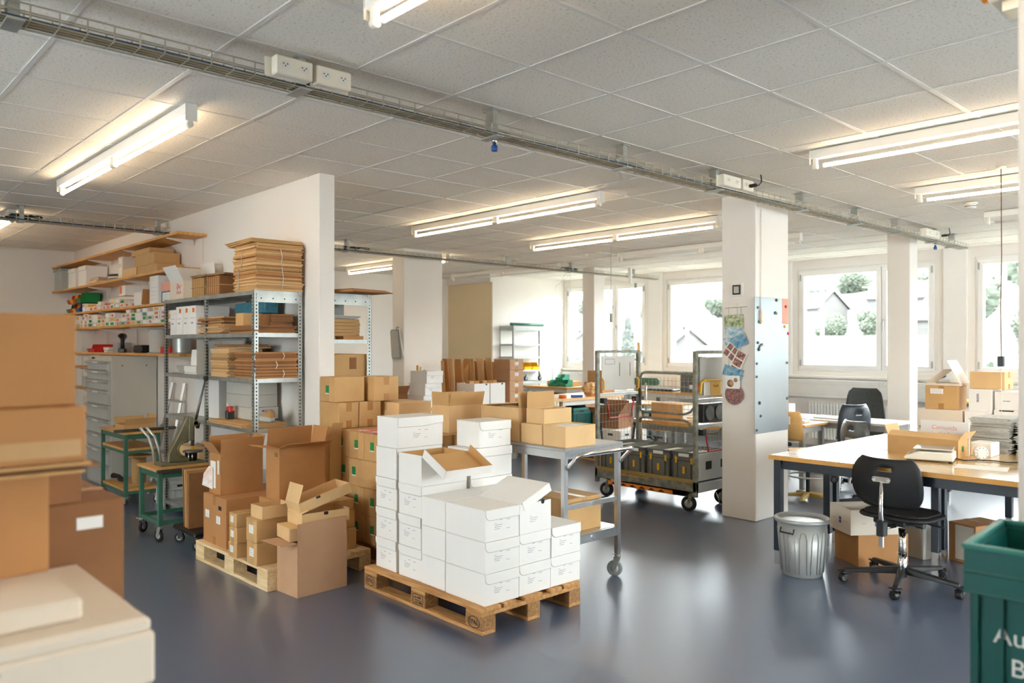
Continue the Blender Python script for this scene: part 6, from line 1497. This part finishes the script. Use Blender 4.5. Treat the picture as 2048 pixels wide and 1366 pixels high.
for k in range(5): single('strip_bundle', MB().box(-.05, .05, -.04, .04, 0, .25), ['kraft', 'kraft_brown'][k % 2], 'small bundle of cardboard strips in the open white cartons, %s' % od[k], 'cardboard', (-8.34, 6.92+.09*k+(.05 if k > 1 else 0), zt+.06), group='strip bundles in the white cartons')
for k in range(4):
    cc('pinkish carton with white label in the upright column, %s level' % ['bottom', 'second', 'third', 'top'][k], -8.16, 7.50, zt+.151*k, .34, .26, .15, m='kraft_pink', tape='-x', stickers=[('+x', .0, .09, .07, .05, 'paper', 'address_label')], group='column of labelled cartons')
for k, (x, m_, h_) in enumerate([(-8.9, 'label_yellow', .52), (-8.82, 'paper', .50), (-8.74, 'orange_plastic', .46), (-8.68, 'beige_card', .42), (-8.60, 'teal_plastic', .28)]):
    single('hanging_folder', MB().box(-.02, .02, -.004, .004, 0, h_), m_, 'upright %s strip card left of the cardboard blanks' % ['yellow', 'white', 'orange', 'beige', 'green'][k], 'card', (x-.1, 6.52+.0*k, zt), group=None)
carton('low white tray in front of the labelled carton column', -8.27, 7.87, zt, .2, .17, .07, 0, m='white_card', flaps={})
t = thing('tape_roll', 'orange tape roll lying on the background table', 'tape', (-8.3, 8.72, zt)); part('ring', MB().lathe([(.05, 0), (.06, 0), (.06, .05), (.05, .05)], 20), 'orange_plastic', t)
single('blue_sponge', MB().box(-.09, .09, -.03, .03, 0, .04), 'blue_plastic', 'small blue violet object on the background table', 'sponge', (-8.25, 8.98, zt), rz=60, bevel=.008)
t = thing('paper_bag', 'rumpled tan paper bag on the background table', 'bag', (-8.35, 9.42, zt)); a = MB(); blob(a, (0, 0, .118), (.12, .14, .09), 5); part('bag', a, 'kraft_light', t)
carton('brown carton on the background table at the right', -8.55, 9.85, zt, .4, .3, .2, 0, m='kraft_brown', tape=None)
carton('bundle box of dark corrugated strips on the brown background carton', -8.55, 9.85, zt+.201, .3, .24, .19, 8, m='kraft_edge', tape='+x')
single('white_tray_lid', MB().box(-.2, .2, -.14, .14, 0, .06), 'paper', 'white flat tray near the right end of the background tables', 'tray', (-8.4, 10.02-.25, zt-.0), bevel=.01) if False else None
for (lb, x, y, z, m_) in [('dark green transport crate under the background tables, left one', -8.5, 9.05, .0, 'green_crate'), ('dark green transport crate under the background tables, right one', -8.5, 9.55, .0, 'green_crate'), ('dark green transport crate on the left lower one', -8.5, 9.05, .33, 'green_crate'), ('dark green transport crate on the right lower one', -8.5, 9.55, .33, 'green_crate')]:
    euro(lb, x, y, z, .6, .4, .32, m=m_, rimm='green_crate_rim')
euro('light grey ribbed crate on the floor under the nearest background table', -8.46, 7.50, 0, .5, .4, .30, m='light_grey_plastic')
euro('dark ribbed crate beside the light grey one under the background tables', -8.50, 7.86, 0, .5, .3, .30, m='crate_dark')
carton('brown carton on the floor under the middle background table', -8.55, 8.24, 0, .5, .32, .34, 3, m='kraft_dark', flaps={'+x': (120, .14)})
pallet('small wooden pallet on the floor behind the steel trolley', -7.25, 8.62, 0, 'pine', 'pine', .8, .6, mark=False)
for j, yy in enumerate((8.50, 8.80)):
    for i, xx in enumerate((-7.46, -7.06)):
        carton('white storage carton with black handle slot behind the roll container, %s' % ['near left', 'near right', 'far left', 'far right'][j*2+i], xx, yy, .1445, .36, .27, .30, 0, m='white_card', tape=None, stickers=[('-y', 0, .24, .09, .03, 'hole_dark', 'handle_slot'), ('+x', 0, .24, .08, .03, 'hole_dark', 'handle_slot')], group='white storage cartons behind the roll container')
carton('opened dark brown carton on top of the white storage cartons', -7.3, 8.66, .446, .4, .34, .2, 15, m='kraft_dark', flaps={'-y': (60, .2), '+x': (35, .2), '+y': (10, .18), '-x': (50, .18)})
# table behind the roll container
work_table('beech topped table right behind the roll container', -6.0, -4.42, 7.45, 8.30, .73, [(-5.9, 7.52), (-4.52, 7.52), (-5.9, 8.22), (-4.52, 8.22)], 'galv_dull', 'galv_dull', 'beech', 'table_edge', 'galv_dull', .04)
carton('brown carton on the table behind the roll container', -5.62, 7.85, .7305, .50, .30, .19, -8, m='kraft', tape=None, stickers=[('+x', 0, .09, .26, .17, 'paper', 'white_side')])
single('mail_sack', MB().prism(rounded(.42, .3, 0, .1), 0, .14), 'grey_card', 'pale grey flat sack on the table behind the roll container', 'sack', (-4.95, 7.9, .7305), bevel=.05)
single('paper_stack', MB().box(-.2, .2, -.15, .15, 0, .03), 'paper', 'white papers at the right end of the table behind the container', 'papers', (-4.62, 7.75, .7305), bevel=.003)
single('pink_cloth', MB().prism(rounded(.2, .14, 0, .05), 0, .05), 'paper_pink', 'small pink bundle on the table behind the roll container', 'bundle', (-4.65, 8.1, .7305), bevel=.02)
# castor bench at the window
t = thing('castor_bench', 'steel castor bench with wooden boards near the windows', 'bench', (-7.6, 9.9, 0))
part('board', MB().box(-.55, .55, -.3, .3, .33, .36), 'beech', t); part('board', MB().box(-.55, .55, -.3, .3, .70, .725), 'beech', t)
for sx in (-.5, .5):
    for sy in (-.25, .25): part('leg', MB().box(sx-.02, sx+.02, sy-.02, sy+.02, .14, .70), 'galv_dull', t); castor(t, sx, sy, .055, .03, 20, h=.14)
for k in range(3): carton('small tan box on the lower board of the castor bench, %s' % od[k], -7.95+.3*k, 9.8, .3605, .22, .2, .08, 4*k, m='kraft_light', tape=None, group='small boxes on the castor bench')
work_table('window workbench with a grey device behind the roll container', -9.0, -7.0, 11.35, 12.0, .80, [(-8.9, 11.42), (-7.1, 11.42), (-8.9, 11.9), (-7.1, 11.9)], 'duct_white', 'galv_dull', 'beech', 'table_edge', 'galv_dull', .035)
single('cutting_mat', MB().box(-.32, .32, -.12, .12, 0, .04), 'navy_steel', 'dark blue cutting mat roll on the window workbench', 'mat', (-8.55, 11.55, .8005), bevel=.015)
t = thing('hot_melt_machine', 'grey tabletop machine with a tall flat post on the window bench', 'machine', (-7.85, 11.6, .8005))
part('housing', MB().box(-.24, .24, -.15, .15, 0, .30), 'steel_raw', t, .008); part('top_plate', MB().box(-.29, .27, -.16, .16, .30, .325), 'grey_plastic', t); part('post', MB().box(-.0, .15, -.05, .05, .325, .62), 'steel_raw', t)
part('label', MB().box(-.05, .07, -.152, -.15, .06, .13), 'paper', t); part('red_switch', MB().box(.12, .16, -.156, -.15, .04, .16), 'red_plastic', t)
t = thing('office_chair', 'dark green office chair back seen above the window bench', 'chair', (-8.05, 10.55, 0), 20)
star_base(t, 5, .26, ang=15); part('gas_column', MB().cyl((0,0,.3), .022, .42), 'chrome', t); part('seat', MB().prism(rounded(.42, .4, 0, .12), .5, .55), 'green_steel', t, .02)
part('backrest', MB().prism(rounded(.44, .12, 0, .05), -.02, .02, T(0, -.2, 1.02) @ R(90, 'X')), 'green_steel', t, .01); part('back_stem', MB().tube([(0, 0, .5), (0, -.22, .55), (0, -.23, 1.0)], .015, 6), 'alu', t)
# rear shelving and bench
RK = rack('pale steel shelving with nearly empty shelves at the far white wall', -11.64, 10.42, .40, 1.10, 2.0, [1.995, 1.64, 1.39, 1.13, .875, .55, .12], 1, m='light_grey_plastic', post=.03, name='steel_shelving')
single('rolled_mat', MB().tube([(0, -.45, .03), (0, .45, .03)], .03, 10), 'green_steel', 'dark green rolled mat lying on the top of the far shelving', 'mat', (-11.4, 10.95, 2.0))
for k, (yy, mm) in enumerate([(10.62, 'yellow_plastic'), (10.86, 'yellow_plastic'), (11.08, 'yellow_plastic')]):
    stack_bin('yellow storage bin on the far shelving, %s from the left' % wordc[k], -11.42, yy, 1.131, mm, .3, .2, .14, 0, 'yellow bins on the far shelving')
t = thing('dolly', 'upturned dolly with castors on the far shelving', 'dolly', (-11.42, 10.95, .876)); part('frame', MB().box(-.15, .15, -.42, .42, 0, .03), 'galvanised', t)
for yy in (-.34, -.05, .34): castor(t, .05, yy, .05, .03, 90, z0=.03, h=.13)
carton('small brown carton at the left of the upturned dolly', -11.22, 10.55, .907, .1, .14, .06, 0, m='kraft_brown', tape=None)
euro('grey blue bin on the lower shelf of the far shelving', -11.42, 10.8, .551, .34, .5, .16, m='grey_plastic')
work_table('far wooden bench with black drawers in front of the shelving', -10.9, -9.75, 10.35, 11.0, .85, [(-10.84, 10.41), (-9.81, 10.41), (-10.84, 10.94), (-9.81, 10.94)], 'duct_white', 'duct_white', 'beech', 'table_edge', 'duct_white', .03)
single('drawer_unit', MB().box(-.42, .42, -.2, .2, 0, .1), 'black_plastic', 'black drawer unit hanging under the far wooden bench', 'drawer unit', (-10.35, 10.68, .645), bevel=.004)
stack_bin('green storage bin on the far bench, left one', -10.25, 10.55, .851, 'teal_plastic', .2, .18, .12, -90, 'green bins on the far bench'); stack_bin('green storage bin on the far bench, right one', -10.02, 10.6, .851, 'teal_plastic', .2, .18, .12, -90, 'green bins on the far bench')
stack_bin('green storage bin on the far bench, topmost one', -10.10, 10.6, .973, 'teal_plastic', .2, .18, .1, -90, 'green bins on the far bench')
carton('open pinkish carton with raised flap on a far stand', -9.55+.0, 11.35, .80, .5, .36, .24, -12, m='kraft_pink', flaps={'-y': (65, .2), '+y': (-20, .2)}, inner='beige_card', stickers=[('+x', 0, .1, .12, .08, 'paper', 'address_label')])
desk('white stand carrying the open pinkish carton by the left window', -10.0, -9.3, 11.1, 11.7, .795)
single('small_flat_box', MB().box(-.3, .3, -.15, .15, 0, .09), 'kraft_light', 'long low tan box on the far wooden bench', 'box', (-10.3, 10.85, .851), bevel=.003)
carton('tan carton lying in the background by the far column, on the bench', -9.75-.3, 10.9, .851+.0, .001, .001, .001, 0, m='kraft') if False else None
